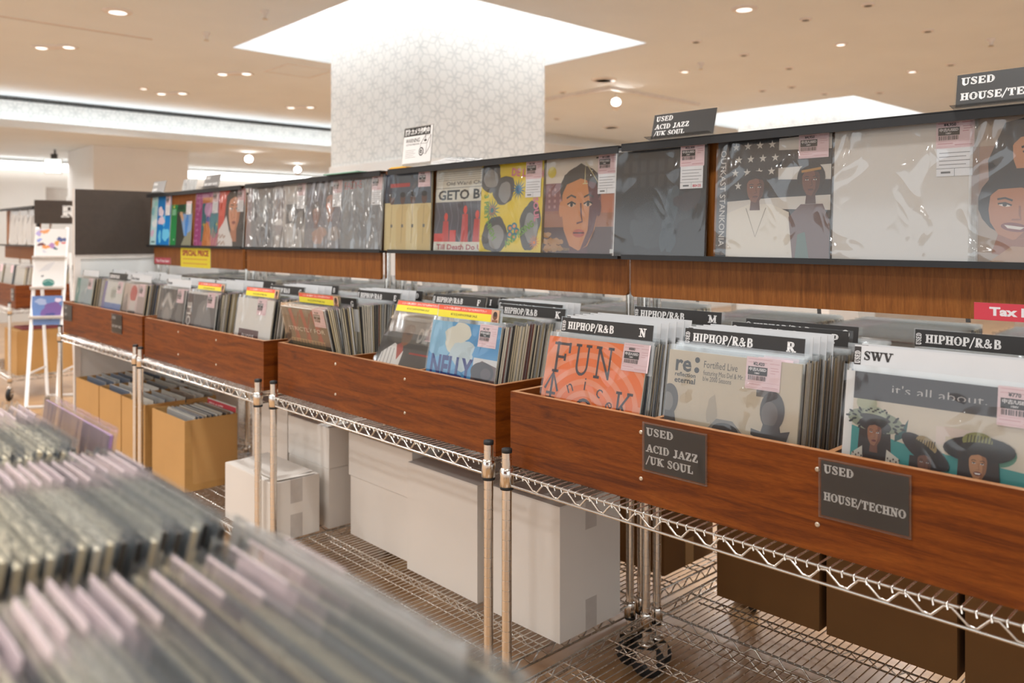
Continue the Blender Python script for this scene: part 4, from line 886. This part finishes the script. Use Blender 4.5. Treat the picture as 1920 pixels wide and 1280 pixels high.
def card(b, x, dtop, kind, lab, txt='', tilt=9, ztop=1.122, group=None, rear=False):
    hh = (ztop-FLOORZ)/math.cos(math.radians(tilt)); d = dtop-hh*math.sin(math.radians(tilt))
    M = (REAR if rear else BM)[b] @ T((x+.15, d, FLOORZ)) @ RX(math.radians(-tilt))
    return divider(M, kind, lab, txt, group, hh)
hb = 'black HIPHOP/R&B divider lettered %s '
card(4, .05, .152, 'black', hb % 'N' + 'behind the orange cover', 'N')
for i in range(5): card(4, .035+.003*i, .19+.028*i, 'white', 'plain white divider in the bunch behind the N divider', '', group='white dividers behind N')
card(4, .02, .50, 'black', hb % 'M' + 'at the back of the orange cover column', 'M', 6, 1.128)
card(4, .415, .168, 'black', hb % 'R' + 'behind the beige cover', 'R')
for i in range(4): card(4, .412+.003*i, .19+.026*i, 'white', 'plain white divider in the bunch behind the R divider', '', group='white dividers behind R')
card(4, .42, .365, 'black', hb % 'P' + 'a little behind the R divider', 'P'); card(4, .40, .465, 'black', hb % 'O' + 'behind the P divider', 'O')
card(4, .818, .142, 'white', 'white divider lettered SWV behind the wide-hats cover', 'SWV'); card(4, .82, .17, 'white', 'plain white divider just behind the SWV divider')
card(4, .80, .50, 'black', 'black HIPHOP/R&B divider behind the SWV divider at the right edge', 'S', 6, 1.124)
card(3, .79, .155, 'yellow', 'red and yellow sale card behind the sky blue NELLY cover')
card(3, .80, .40, 'black', hb % 'L' + 'behind the sale card over the NELLY cover', 'L'); card(3, .85, .36, 'black', hb % 'K' + 'furthest right in the middle bin', 'K', 9, 1.115)
for i in range(3): card(3, .795+.003*i, .42+.025*i, 'white', 'plain white divider behind the L and K dividers', '', group='white dividers behind L and K')
card(3, .47, .228, 'yellow', 'red and yellow sale card behind the DEF cover', tilt=22, ztop=1.112)
card(3, .42, .42, 'black', hb % 'F' + 'behind the DEF cover column', 'F', 12); card(3, .44, .46, 'black', hb % 'I' + 'just behind the F divider', 'I', 12); card(3, .45, .485, 'black', hb % 'H' + 'last in the DEF column', 'H', 12)
card(3, .0, .10, 'yellow', 'red and yellow sale card behind the brown STRICTLY cover', tilt=-6)
card(3, .02, .16, 'black', hb % 'G' + 'right behind the STRICTLY sale card', 'G', -4, 1.11); card(3, .02, .35, 'black', hb % 'E' + 'in the column of the brown cover', 'E', 8, 1.12); card(3, .01, .46, 'black', hb % 'D' + 'at the back of the brown cover column', 'D', 8, 1.122)
for i in range(3): card(3, -.02+.003*i, .38+.03*i, 'white', 'plain white divider behind the E divider', '', group='white dividers behind E')
card(2, .84, .14, 'yellow', 'red and yellow sale card behind the white cover'); card(2, .33, .147, 'yellow', 'red and yellow sale card behind the OLE cover')
card(2, .80, .27, 'black', hb % 'C' + 'behind the white cover\'s sale card', 'C'); card(2, .80, .43, 'black', hb % 'B' + 'far back behind the white cover', 'B')
for i in range(3): card(2, .815+.003*i, .32+.03*i, 'white', 'plain white divider between the C and B dividers', '', group='white dividers between C and B')
card(2, .30, .40, 'black', hb % 'A' + 'far back behind the OLE cover', 'A')
for i in range(3): card(2, .305+.003*i, .24+.045*i, 'white', 'plain white divider in the column of the OLE cover', '', group='white dividers of the OLE column')
card(2, -.03, .14, 'white', 'white divider lettered house behind the hat cover', 'house'); card(2, -.03, .25, 'white', 'plain white divider behind the house divider'); card(2, -.02, .40, 'black', 'black HIPHOP/R&B divider far back behind the hat cover', '')
card(1, .76, .15, 'white', 'white divider lettered disco behind the red-capped cover', 'disco house'); card(1, .77, .3, 'white', 'plain white divider behind the disco divider'); card(1, .41, .15, 'black', 'black genre divider behind the blue-banded cover', '')
for i in range(3): card(1, .405+.003*i, .24+.06*i, 'white', 'plain white divider in the column of the blue-banded cover', '', group='white dividers of the blue-banded column')
card(1, -.07, .15, 'white', 'white divider behind the teal-edged cover', ''); card(1, -.06, .32, 'white', 'second white divider behind the teal-edged cover')
for k in REAR:
    for i, x in enumerate((.05, .44, .83)):
        tx = 'Kenny Burrel' if (k, i) == (4, 0) else ''
        card(k, x, .2+.05*i, 'clear', 'pale divider facing away, rear bin %s, %s compartment' % (['', 'farthest left', 'second', 'middle', 'nearest'][k], ['right', 'middle', 'left'][i]), tx, rear=True, ztop=1.135)

# ------------------------------------------------------------------ blurred record bin in the foreground
FG = T((0, 0, 0)) @ RZ(math.radians(43-90))
make_rack(1.2, FG @ T((-.37, .395, 0)) @ RZ(math.pi), 'wire rack under the blurred foreground bin, below the camera', tall=False)
def fgbin(x0, x1, lab): make_bin(-x1, -x0, FG @ RZ(math.pi), lab, [-x0-.41, -x0-.80], d0=-.365, d1=.15)
fgbin(-1.60, -.365, 'wooden bin in the foreground holding the blurred sleeved records')
FJ = [jacket_mesh('#9da0a2', e, bk, .0062) for e, bk in (('#d9cdb0', '#ced4d9'), ('#e4dcc8', '#bcc3c9'), ('#cbbd9c', '#dcdedd'), ('#2e2c2b', '#aeb5bb'), ('#55504a', '#c8cfd4'), ('#e2d4b4', '#ced4d8'), ('#3a3835', '#a5acb2'), ('#dcd2b8', '#e2e3e1'))]
FJC = [jacket_mesh('#9da0a2', '#d9cdb0', c, .0062) for c in ('#8aa2bc', '#b39c9f', '#c2bfb2', '#7d7f84')]
FS = sleeve_mesh(.012, 'sleeve_edge', .002, .0021, False)
rf = random.Random(5)
def fg_col(t0, dd, lab, group, tags=.92):
    for d, t in dd:
        k = rf.choice(FJ) if rf.random() < .8 else rf.choice(FJC)
        M = FG @ T((-(t0+RW/2)+rf.gauss(0, .003), d, FLOORZ)) @ RX(math.radians(-t)) @ T((0, 0, rf.gauss(0, .002)))
        o = link('vinyl_record', k, None, M, label=lab, cat='record', group=group)
        link('plastic_sleeve', FS, o)
        if rf.random() < tags: link('price_tag', FPM, o, T((-.098+rf.uniform(-.012, .012), .0033, RW-.062)))
FP = MB(); FP.box((-.048, 0, 0), (.048, .0006, .072), 0, H('#efdcde')); FPM = FP.mesh('price_tag', ['print'])
def lin(d0, d1, t0, t1, n): return [(d0+(d1-d0)*i/(n-1), t0+(t1-t0)*i/(n-1)) for i in range(n)]
fg_col(.345, lin(-.06, .125, 3, 12, 19)+lin(.145, .235, 13, 17, 6), 'blurred sleeved record in the foreground column closest to the bottom edge', 'foreground records, near column')
fg_col(.725, lin(-.08, .235, 3, 14, 34), 'blurred sleeved record in the middle foreground column with pink tags', 'foreground records, middle column')
fg_col(1.085, lin(-.02, .22, 4, 12, 25), 'blurred sleeved record in the foreground column at the left edge', 'foreground records, left column')
# the single purple-backed record leaning at the far side
t_ = thing('vinyl_record', FG @ T((-1.43+RW/2, .295, FLOORZ)) @ RX(math.radians(-8)), 'purple-backed record standing alone at the far side of the foreground bin', 'record')
link('jacket', jacket_mesh('#93819a', '#b48cc0'), t_)
a = Art(RW, RW, '#9b7f96'); a.rect(.0, 0, .1, 1, '#8a8288')
for i in range(9): a.blob(.08+.11*i, .5, .05, .5, ['#8a7686', '#a88f9a', '#7d5f7e', '#93808c', '#b09aa4', '#826a8a', '#97808c', '#7a6280', '#a08a98'][i], i, .1)
a.rect(0, .86, 1, 1, '#cdc0cc')
a.build('back_cover', t_, 'gloss_print', T((0, RT/2+.0003, 0)) @ RZ(math.pi)); m = MB()
for y in (-.004, .006): m.face([(-RW/2-.004, y, 0), (RW/2+.004, y, 0), (RW/2+.004, y, RW+.01), (-RW/2-.004, y, RW+.01)])
m.build('plastic_sleeve', 'sleeve_edge', t_)
t_ = thing('divider_card', FG @ T((-.385-.155, .262, FLOORZ)) @ RX(math.radians(-9.5)), 'large grey blurred plastic divider along the far edge of the foreground bin', 'divider')
m = MB(); m.box((-.16, -.001, 0), (.16, .001, .318)); m.build('plastic_sheet', 'box_tape', t_)
m = MB(); m.box((-.161, -.002, .3), (.161, .002, .324)); m.build('clear_edge', 'sleeve_edge', t_)

# ------------------------------------------------------------------ cartons on the lower shelves
LZ = LOW+.0058
def closed_box(M, w_, d, h, lab, mat='white_box', tape='box_tape', strips=((1, .25, .55, 0),), group=None):
    t_ = thing('carton', M, lab, 'box', group)
    m = MB(); m.box((0, 0, 0), (w_, d, h-.003)); m.build('body', mat, t_)
    m = MB(); m.box((.001, .001, h-.003), (w_-.001, d/2-.0012, h)); m.box((.001, d/2+.0012, h-.003), (w_-.001, d-.001, h)); m.build('flap', mat, t_)
    m = MB(); m.box((0, d/2-.025, h), (w_, d/2+.025, h+.0005)); m.build('tape', tape, t_)
    for zl in ((0, .09), (h-.09, h)): m = MB(); m.box((w_, d/2-.025, zl[0]), (w_+.0005, d/2+.025, zl[1])); m.build('tape', tape, t_)
    return t_
def open_box(M, w_, d, h, lab, fill=0, group=None, red=False):
    t_ = thing('open_carton', M, lab, 'box', group); th = .005
    m = MB()
    for a, b in (((0, 0, 0), (w_, th, h)), ((0, d-th, 0), (w_, d, h)), ((0, th, 0), (th, d-th, h)), ((w_-th, th, 0), (w_, d-th, h)), ((th, th, 0), (w_-th, d-th, th))): m.box(a, b)
    m.build('body', 'kraft', t_)
    m = MB(); m.box((w_, .0, .0), (w_+.0006, .035, h)); m.box((w_, .035, 0), (w_+.0006, d, .03)); m.box((w_, -.0006, 0), (w_+.0006, 0, .035)); m.build('tape', 'kraft_tape', t_)
    r = random.Random(int(w_*1000)+fill)
    for i in range(fill):
        y = .03+(d-.06)*i/max(fill-1, 1)
        link('vinyl_record', r.choice(JK), None, M @ T((w_/2+r.gauss(0, .01), y, th+.001)) @ RX(math.radians(-4)) @ T((0, 0, 0)) , label='record inside the '+lab, cat='record', group='records inside the '+lab)
    return t_
B1, B2, B3, B4 = (BM[k] for k in (1, 2, 3, 4))
closed_box(B4 @ T((-.345, .262, LZ)), .287, .27, .382, 'tall white carton with a taped end, right of the twin front posts', )
closed_box(B3 @ T((.512, .235, LZ)), .37, .30, .366, 'biggest white carton, in the middle of the third rack')
closed_box(B3 @ T((.095, .27, LZ)), .40, .27, .226, 'lower of two stacked white cartons left of the biggest white carton')
closed_box(B3 @ T((.090, .265, LZ+.2275)), .41, .27, .162, 'upper of two stacked white cartons left of the biggest white carton')
closed_box(B3 @ T((-.33, .235, LZ)), .325, .25, .232, 'white carton below the upright one, behind the small front carton')
closed_box(B3 @ T((-.335, .235, LZ+.2335)), .33, .25, .158, 'white carton resting on the one behind the small front carton')
t_ = closed_box(B2 @ T((.885, .026, LZ)), .405, .195, .222, 'small white front carton with loosely closed flaps behind two posts')
m = MB(); M = T((.10, .1, .225)) @ RX(.06); m.box((-.09, -.09, 0), (.28, .08, .002), M=M); M = T((.2, .02, .228)) @ RX(-.03); m.box((0, 0, 0), (.2, .16, .002), M=M); m.build('loose_flap', 'white_box', t_)
closed_box(B2 @ T((.56, .30, LZ)), .33, .25, .40, 'white carton standing behind the open carton with the red sleeve')
open_box(B2 @ T((.075, .028, LZ)), .39, .245, .318, 'open brown carton with the red-banded sleeve, right of the twin posts', 14)
open_box(B1 @ T((.20, .03, LZ)), .40, .36, .312, 'open brown carton farthest left on the rack', 8)
open_box(B1 @ T((.615, .03, LZ)), .335, .36, .312, 'open brown carton in the middle of the three on the left rack', 7)
open_box(B1 @ T((.965, .03, LZ)), .325, .36, .308, 'open brown carton just left of the twin posts', 7)
closed_box(B1 @ T((.42, .41, LZ)), .36, .165, .40, 'pale carton standing behind the open cartons on the left rack', 'panel_grey')
closed_box(B1 @ T((.83, .41, LZ)), .33, .165, .37, 'white carton behind the open carton next to the twin posts')
t_ = thing('vinyl_record', B2 @ T((.29, .26, LZ+.03)) @ RX(math.radians(-3)), 'white sleeve with a red band sticking up out of the open brown carton', 'record')
link('jacket', jacket_mesh('#d9d4c6', '#d9cdb0'), t_); a = Art(RW, RW, '#dcd8cc'); a.rect(0, .86, 1, .985, '#c23a42'); a.text('SOUL & JAZZ', .06, .885, .06, '#f0d8d4', w=.5, bold=.03); a.rect(.45, .76, .62, .79, '#4a4a44'); a.build('cover', t_, 'print', T((0, -RT/2-.0003, 0)))
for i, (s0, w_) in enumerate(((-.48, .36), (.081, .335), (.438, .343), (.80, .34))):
    closed_box(B4 @ T((s0, .85, LZ)), w_, .30, .36, ['shaded brown carton left of the three big ones under the nearest bin', 'shaded brown carton under the sign for acid jazz', 'shaded brown carton under the house sign', 'shaded brown carton at the bottom right corner'][i], 'kraft_shaded', 'kraft_tape')

# ------------------------------------------------------------------ signs
def holder_sign(M, w_, h, lab, lines, pad=.004):
    t_ = thing('genre_sign', M, lab, 'sign')
    a = Art(w_-2*pad, h-2*pad, '#2f2c29')
    for st, y, hh, ww in lines: a.slab(st, .03, y, hh, '#dcdad6', w=ww)
    a.build('printed_card', t_, 'print', T((0, -.0015, pad)))
    m = MB(); y = -.0042; m.face([(-w_/2, y, 0), (w_/2, y, 0), (w_/2, y, h), (-w_/2, y, h)]); m.box((-w_/2, -.004, 0), (-w_/2+.002, 0, h)); m.box((w_/2-.002, -.004, 0), (w_/2, 0, h)); m.box((-w_/2, -.004, 0), (w_/2, 0, .002)); m.box((-w_/2, -.004, h-.002), (w_/2, 0, h)); m.build('clear_holder', 'clear_holder', t_)
AJ = [('USED', .76, .17, .46), ('ACID JAZZ', .40, .17, .86), ('/UK SOUL', .14, .17, .78)]
HT = [('USED', .78, .15, .36), ('HOUSE/TECHNO', .28, .15, .94)]
holder_sign(B4 @ T((.472, .0425, .8125)), .163, .108, 'dark USED ACID JAZZ/UK SOUL sign on the front of the nearest bin', AJ)
holder_sign(B4 @ T((.875, .0425, .8095)), .164, .110, 'dark USED HOUSE/TECHNO sign on the front of the nearest bin', HT)
holder_sign(B1 @ T((-.0, .0425, .818)), .165, .098, 'dark USED sign at the left end of the farthest bin', [('USED', .74, .16, .36), ('JAZZ', .3, .16, .36)])
holder_sign(B1 @ T((.855, .0425, .815)), .162, .102, 'dark USED sign at the right end of the farthest bin', [('USED', .74, .16, .36), ('HIP HOP SOUL', .28, .14, .94)])
def top_sign(M, lab, lines, col='#3a3836', w_=.205, h=.075):
    t_ = thing('genre_sign', M, lab, 'sign')
    a = Art(w_, h, col)
    for st, y, hh, ww in lines: a.slab(st, .04, y, hh, '#efedea', w=ww)
    a.build('printed_card', t_, 'print', T((0, -.0012, 0)))
    m = MB(); m.box((-w_/2-.003, -.0008, -.002), (w_/2+.003, .0008, h+.002)); m.box((-w_/2-.003, -.03, -.003), (w_/2+.003, .0008, -.002)); m.build('clear_stand', 'clear_holder', t_)
top_sign(B4 @ T((.187, .4925, 1.6062)) @ RX(-.28), 'grey USED ACID JAZZ/UK SOUL sign standing on the rail of the nearest shelf', [('USED', .72, .2, .28), ('ACID JAZZ', .40, .2, .56), ('/UK SOUL', .12, .2, .5)])
top_sign(B4 @ T((.99, .4925, 1.6062)) @ RX(-.2), 'dark USED HOUSE/TECHNO sign standing on the rail at the right edge', [('USED', .68, .22, .32), ('HOUSE/TECHNO', .22, .22, .92)], '#34322f')
top_sign(B1 @ T((.145, .52, 1.6062)) @ RX(-.25), 'small grey sign standing at the far left end of the display rail', [('USED', .68, .2, .3), ('JAZZ', .2, .2, .36)], '#8a8784')
top_sign(B1 @ T((.93, .52, 1.6062)) @ RX(-.25), 'small grey sign on the far display shelf, second from left', [('USED', .68, .2, .3), ('HIP HOP SOUL', .18, .18, .85)], '#7d7a77')
t_ = thing('blank_sign', B1 @ T((.55, .55, 1.606)) @ RX(-.2), 'faint clear blank sign between the two small grey signs', 'sign'); m = MB(); m.box((-.1, -.0008, 0), (.1, .0008, .07)); m.build('clear_plate', 'sleeve_edge', t_)
# camera warning sign
def warn(M, lab, tear=1.0):
    t_ = thing('warning_sign', M, lab, 'sign')
    w_, h = .185, .142
    a = Art(w_, h, '#ecebe9'); a.rect(0, .76, .93, 1, '#26241f'); a.text('防犯カメラ作動中', .04, .815, .13, '#f2f1ee', w=.86, bold=.035)
    a.text('WARNING', .08, .58, .12, '#2c2a26', w=.5, bold=.015); a.text('CCTV IN OPERATION', .1, .50, .05, '#2c2a26', w=.47, bold=.015)
    for i in range(5): a.rect(.1, .36-.05*i, .46-.06*(i % 2), .368-.05*i, '#6e6c68')
    P = lambda *q: a.line(list(q), .014, '#2c2a26')
    P((.62, .52), (.62, .28), (.82, .22), (.84, .52), (.62, .52)); P((.62, .52), (.78, .74), (.96, .74), (.84, .52)); P((.96, .74), (.95, .42), (.82, .22)); P((.78, .78), (.78, .62)); a.ell(.78, .6, .05, .03, '#2c2a26')
    a.ell(.66, .3, .085, .12, '#2c2a26'); a.ell(.655, .3, .06, .085, '#ecebe9'); a.ell(.65, .3, .04, .055, '#2c2a26'); a.ell(.65, .3, .012, .018, '#ecebe9')
    a.build('printed_card', t_, 'print', T((0, -.001, 0))); m = MB(); m.box((-w_/2-.004, -.0006, -.012), (w_/2+.004, .0006, h+.003)); m.build('clear_plate', 'clear_holder', t_)
warn(B3 @ T((.21, .494, 1.6185)) @ RX(-.10), 'white camera warning sign with a black heading on the middle display rail')
warn(B3 @ T((.31, .535, 1.6045)) @ RX(-1.30) @ RZ(.12), 'second camera warning sign lying nearly flat behind the upright one')
for x, b, lab in ((.86, 2, 'pale green edged leaflet pile lying on top of the second display shelf'), (.03, 3, 'yellow and orange card lying on the rail left of the warning sign')):
    t_ = thing('leaflet', BM[b] @ T((x, .54, 1.6032)), lab, 'leaflet'); m = MB(); c = ('#7fae98', '#dcdcd8') if b == 2 else ('#e8a83c', '#e8d060')
    m.box((0, -.05, 0), (.28 if b == 2 else .12, .03, .004), 0, H(c[0])); m.build('sheet', 'print', t_); m = MB(); m.box((0.01, -.048, .004), (.26 if b == 2 else .1, .026, .007), 0, H(c[1])); m.build('top_sheet', 'print', t_)
# tags on the boards
def tagplate(M, w_, h, lab, draw, nm='price_sign'):
    t_ = thing(nm, M, lab, 'sign'); a = Art(w_, h, '#ffffff'); draw(a); a.build('printed_face', t_, 'print', T((0, -.0016, 0))); m = MB(); m.box((-w_/2, -.0013, 0), (w_/2, 0, h)); m.build('backing', 'white_card', t_)
def d1(a): a.rect(0, 0, 1, 1, '#d8404e'); a.text('Tax Free', .18, .3, .48, '#efe6e6', w=.72, bold=.045)
tagplate(B4 @ T((.995, .5335, 1.150)), .165, .037, 'red Tax Free plate at the right edge of the nearest board', d1)
def d2(a): a.rect(0, 0, 1, 1, '#c24656'); a.text('Tax Free item', .08, .3, .42, '#e8d4d6', w=.84, bold=.04)
tagplate(B1 @ T((.195, .5335, 1.158)), .26, .038, 'small red tax plate at the far left board', d2)
def d3(a):
    a.rect(0, 0, 1, 1, '#ecd32c'); a.text('SPECIAL PRICE', .06, .58, .26, '#b8322e', w=.88, bold=.05); a.text('SPECIAL PRICE', .06, .57, .26, '#8a2420', w=.88, bold=.0)
    for y in (.38, .16): a.rect(.08, y, .9, y+.06, '#dba23c')
tagplate(B1 @ T((.69, .5335, 1.146)), .42, .122, 'yellow SPECIAL PRICE card on the far left board', d3, 'sale_sign')

# ------------------------------------------------------------------ end panel, white display stand and the rack farther left
t_ = thing('end_panel', B1 @ T((-.135, .11, 0)), 'white partition with a dark top board closing the left end of the record row', 'panel')
m = MB(); m.box((0, .03, .02), (.022, 1.15, 1.215)); m.build('white_board', 'panel_grey', t_)
m = MB(); m.box((-.004, 0, 0), (.026, .035, 1.215)); m.box((-.004, 1.13, 0), (.026, 1.165, 1.215)); m.box((-.004, .035, 1.19), (.026, 1.13, 1.215)); m.box((-.004, .035, 0), (.026, 1.13, .03)); m.build('frame', 'white_metal', t_)
m = MB(); m.box((-.004, 0, 1.215), (.03, 1.16, 1.625)); m.build('dark_board', 'dark_laminate', t_); m = MB(); m.box((-.008, -.003, 1.215), (.031, 0, 1.63)); m.build('edge_strip', 'white_metal', t_)
# white A-frame stand with three covers
SM = T((-3.545, 6.28, 0)) @ RZ(math.radians(12))
t_ = thing('display_stand', SM, 'tall white tiered stand leaning back beside the left end panel, holding colourful covers', 'stand')
def bar(n, pts, r=.013): m = MB(); m.tube(pts, r, 8); m.build(n, 'white_metal', t_)
for sx in (-.105, .105):
    bar('upright', [(sx, -.20, .05), (sx, .04, 1.40)], .014); bar('rear_leg', [(sx, .26, .05), (sx, .10, 1.2)], .012); bar('side_brace', [(sx, -.155, .72-.42), (sx, .2, .3)], .009)
bar('foot_bar', [(-.105, -.2, .06), (.105, -.2, .06)]); bar('foot_bar', [(-.105, .26, .06), (.105, .26, .06)]); bar('cross_bar', [(-.105, -.06, .82), (.105, -.06, .82)])
for z, y in ((.72, -.075), (.94, -.045), (1.17, .0)): m = MB(); m.box((-.115, y-.05, z-.012), (.115, y+.02, z)); m.box((-.115, y-.05, z-.012), (.115, y-.045, z+.012)); m.build('ledge', 'white_metal', t_)
for sx in (-.105, .105):
    for y in (-.2, .26): m = MB(); m.lathe([(.02, -.012), (.03, -.01), (.03, .01), (.02, .012)], 14, M=T((sx, y, .03)) @ RY(math.pi/2)); m.build('castor', 'rubber', t_)
def small_cover(z, y, lab, draw):
    tt = thing('vinyl_record', SM @ T((0, y-.012, z+.0006)) @ RX(-.13), lab, 'record'); k = .215
    m = MB(); m.box((-k/2, -.0018, 0), (k/2, .0018, k*1.02), 0, H('#e8e6e2')); m.build('jacket', 'print', tt)
    a = Art(k, k*1.02, '#ecebe9'); draw(a); a.build('cover', tt, 'gloss_print', T((0, -.0021, 0)))
def c1(a):
    for i, (x, y, r, c) in enumerate(((.1, .85, .12, '#b9aee0'), (.3, .9, .12, '#e8a06c'), (.12, .6, .08, '#8e9fe0'), (.2, .45, .1, '#6a3a44'), (.35, .36, .11, '#e89a5a'), (.55, .4, .12, '#b88ac0'), (.7, .5, .1, '#e0a050'), (.85, .62, .13, '#5a6494'), (.92, .5, .06, '#d85a5a'), (.66, .3, .06, '#3a6a70'), (.3, .2, .07, '#d4d4dc'))): a.blob(x, y, r, r*.7, c, i, .3)
def c2(a): a.ell(.5, .16, .2, .14, '#3f7f78'); a.line([(.32, .18), (.5, .26), (.68, .16)], .03, '#9cc4b4'); a.blob(.3, .4, .05, .03, '#7a8088', 2); a.poly([(.15, .55), (.4, .8), (.7, .9), (.5, .6)], '#dcdde0')
def c3(a): a.rect(0, 0, 1, 1, '#6a8ac4'); a.blob(.7, .5, .3, .35, '#7a5aa0', 3, .25); a.blob(.3, .8, .2, .1, '#a8b8dc', 5); a.blob(.85, .85, .1, .08, '#e4d8ec', 4); a.blob(.6, .3, .2, .1, '#4a4a8c', 6)
small_cover(1.17, .0, 'white cover with orange and violet splashes at the top of the white stand', c1); small_cover(.94-.0, -.045, 'white cover with a teal ball in the middle of the white stand', c2); small_cover(.72-.06, -.085, 'blue and purple cover at the bottom of the white stand', c3)
# rack farther left with its own bin, shelf, covers and cartons
PR5 = Vector((-4.07, 6.62)); th5 = math.radians(43); L5 = 1.2
PL5 = PR5 - Vector((math.sin(th5), -math.cos(th5)))*L5
B5 = frame(PL5, 43)
make_rack(L5, B5, 'wire rack on casters at the far left edge beyond the white stand')
make_bin(0, 1.19, B5, 'wooden record bin at the left edge beyond the white stand', [.4, .79])
R5 = B5 @ T((-.05, -.32, -.018))
t_ = make_riser(0, 1.21, .49, R5, 'display shelf at the left edge above the far rack', 0, 1.21)
for x in (.445, .84): m = MB(); m.tube([(x, .565, .936), (x, .565, 1.58)], .008, 8); m.build('support_post', 'chrome', t_)
for i, x in enumerate((.03, .43, .84)): stack(B5, x, .085, .5, 8, 13, 50, 0, rng=rr)
for i, (x, c, l) in enumerate(((.28, '#a8a6a2', 'grey film-wrapped cover on the shelf at the far left edge'), (.58, '#bdbbb6', 'pale film-wrapped cover on the shelf at the far left edge, rightward'), (.90, '#8f9498', 'grey-blue film-wrapped cover at the right end of the far left shelf'))):
    a = A(c); a.blob(.4, .5, .3, .3, '#8a8884', i); record(R5 @ T((x+RW/2, .51, 1.2717)) @ RX(-.05), a, l, '#c0bcb4', 'sleeve_crumpled')
closed_box(B5 @ T((.72, .06, LZ)), .44, .44, .36, 'brown carton on the lower shelf of the rack at the left edge', 'kraft', 'kraft_tape')
t_ = thing('red_sleeve', B5 @ T((.76, .12, LZ+.362)), 'flat pink-red sleeve lying on the carton at the left edge', 'record'); m = MB(); m.box((0, 0, 0), (RW, RW, .01), 0, H('#a8505c')); m.build('jacket', 'print', t_)
holder_sign(B5 @ T((1.10, .0425, .80)), .10, .10, 'small dark genre sign on the bin at the far left edge', [('USED', .7, .18, .7), ('ROCK', .25, .18, .7)])
t_ = thing('genre_board', B5 @ T((L5+.035, .17, 1.435)) @ RZ(math.radians(90)), 'dark board with a white letter R behind the white stand', 'sign')
m = MB(); m.box((0, 0, 0), (.9, .012, .195)); m.build('board', 'dark_laminate', t_); a = Art(.9, .195, None); a.slab('ROCK', .215, .28, .5, '#ecebe8', w=.6); a.build('lettering', t_, 'print', T((.45, -.002, 0)))
m = MB(); m.box((.02, .002, -.06), (.04, .01, 0)); m.box((.5, .002, -.06), (.52, .01, 0)); m.build('bracket', 'black_metal', t_)
# pale display case and notice at the far left
t_ = thing('display_case', T((-6.15, 8.75, 0)) @ RZ(math.radians(43)), 'white sloping display case with a red patch at the far left edge', 'case')
m = MB(); m.box((-.5, 0, 0), (.5, .5, 1.62)); m.build('body', 'white_paint', t_); m = MB(); m.face([(-.5, -.001, 1.62), (.5, -.001, 1.62), (.5, .3, 1.95), (-.5, .3, 1.95)]); m.box((.48, 0, 1.62), (.5, .5, 1.97)); m.box((-.5, .3, 1.62), (.5, .5, 1.95)); m.build('slope', 'white_card', t_)
a = Art(.9, .3, None); a.ell(.75, .7, .1, .1, '#c84a60'); a.ell(.92, .55, .08, .06, '#3a3a3c'); a.build('picture', t_, 'print', T((0, -.004, 1.6)))
t_ = thing('wall_notice', ROOM @ T(ROOMI @ Vector((-6.55, 12.0, 1.62))) , 'brownish notice board on the wall below the exit sign', 'board'); m = MB(); m.box((-.26, 0, 0), (.26, .02, .42)); m.build('panel', 'box_tape', t_); m = MB(); m.box((-.26, -.004, 0), (.26, 0, .17)); m.build('lower_panel', 'charcoal', t_)

STUFF.build('stacked_records', ['print', 'sleeve_edge'], label='remaining sleeved records packed densely further back in all the bins', cat='records', kind='stuff')
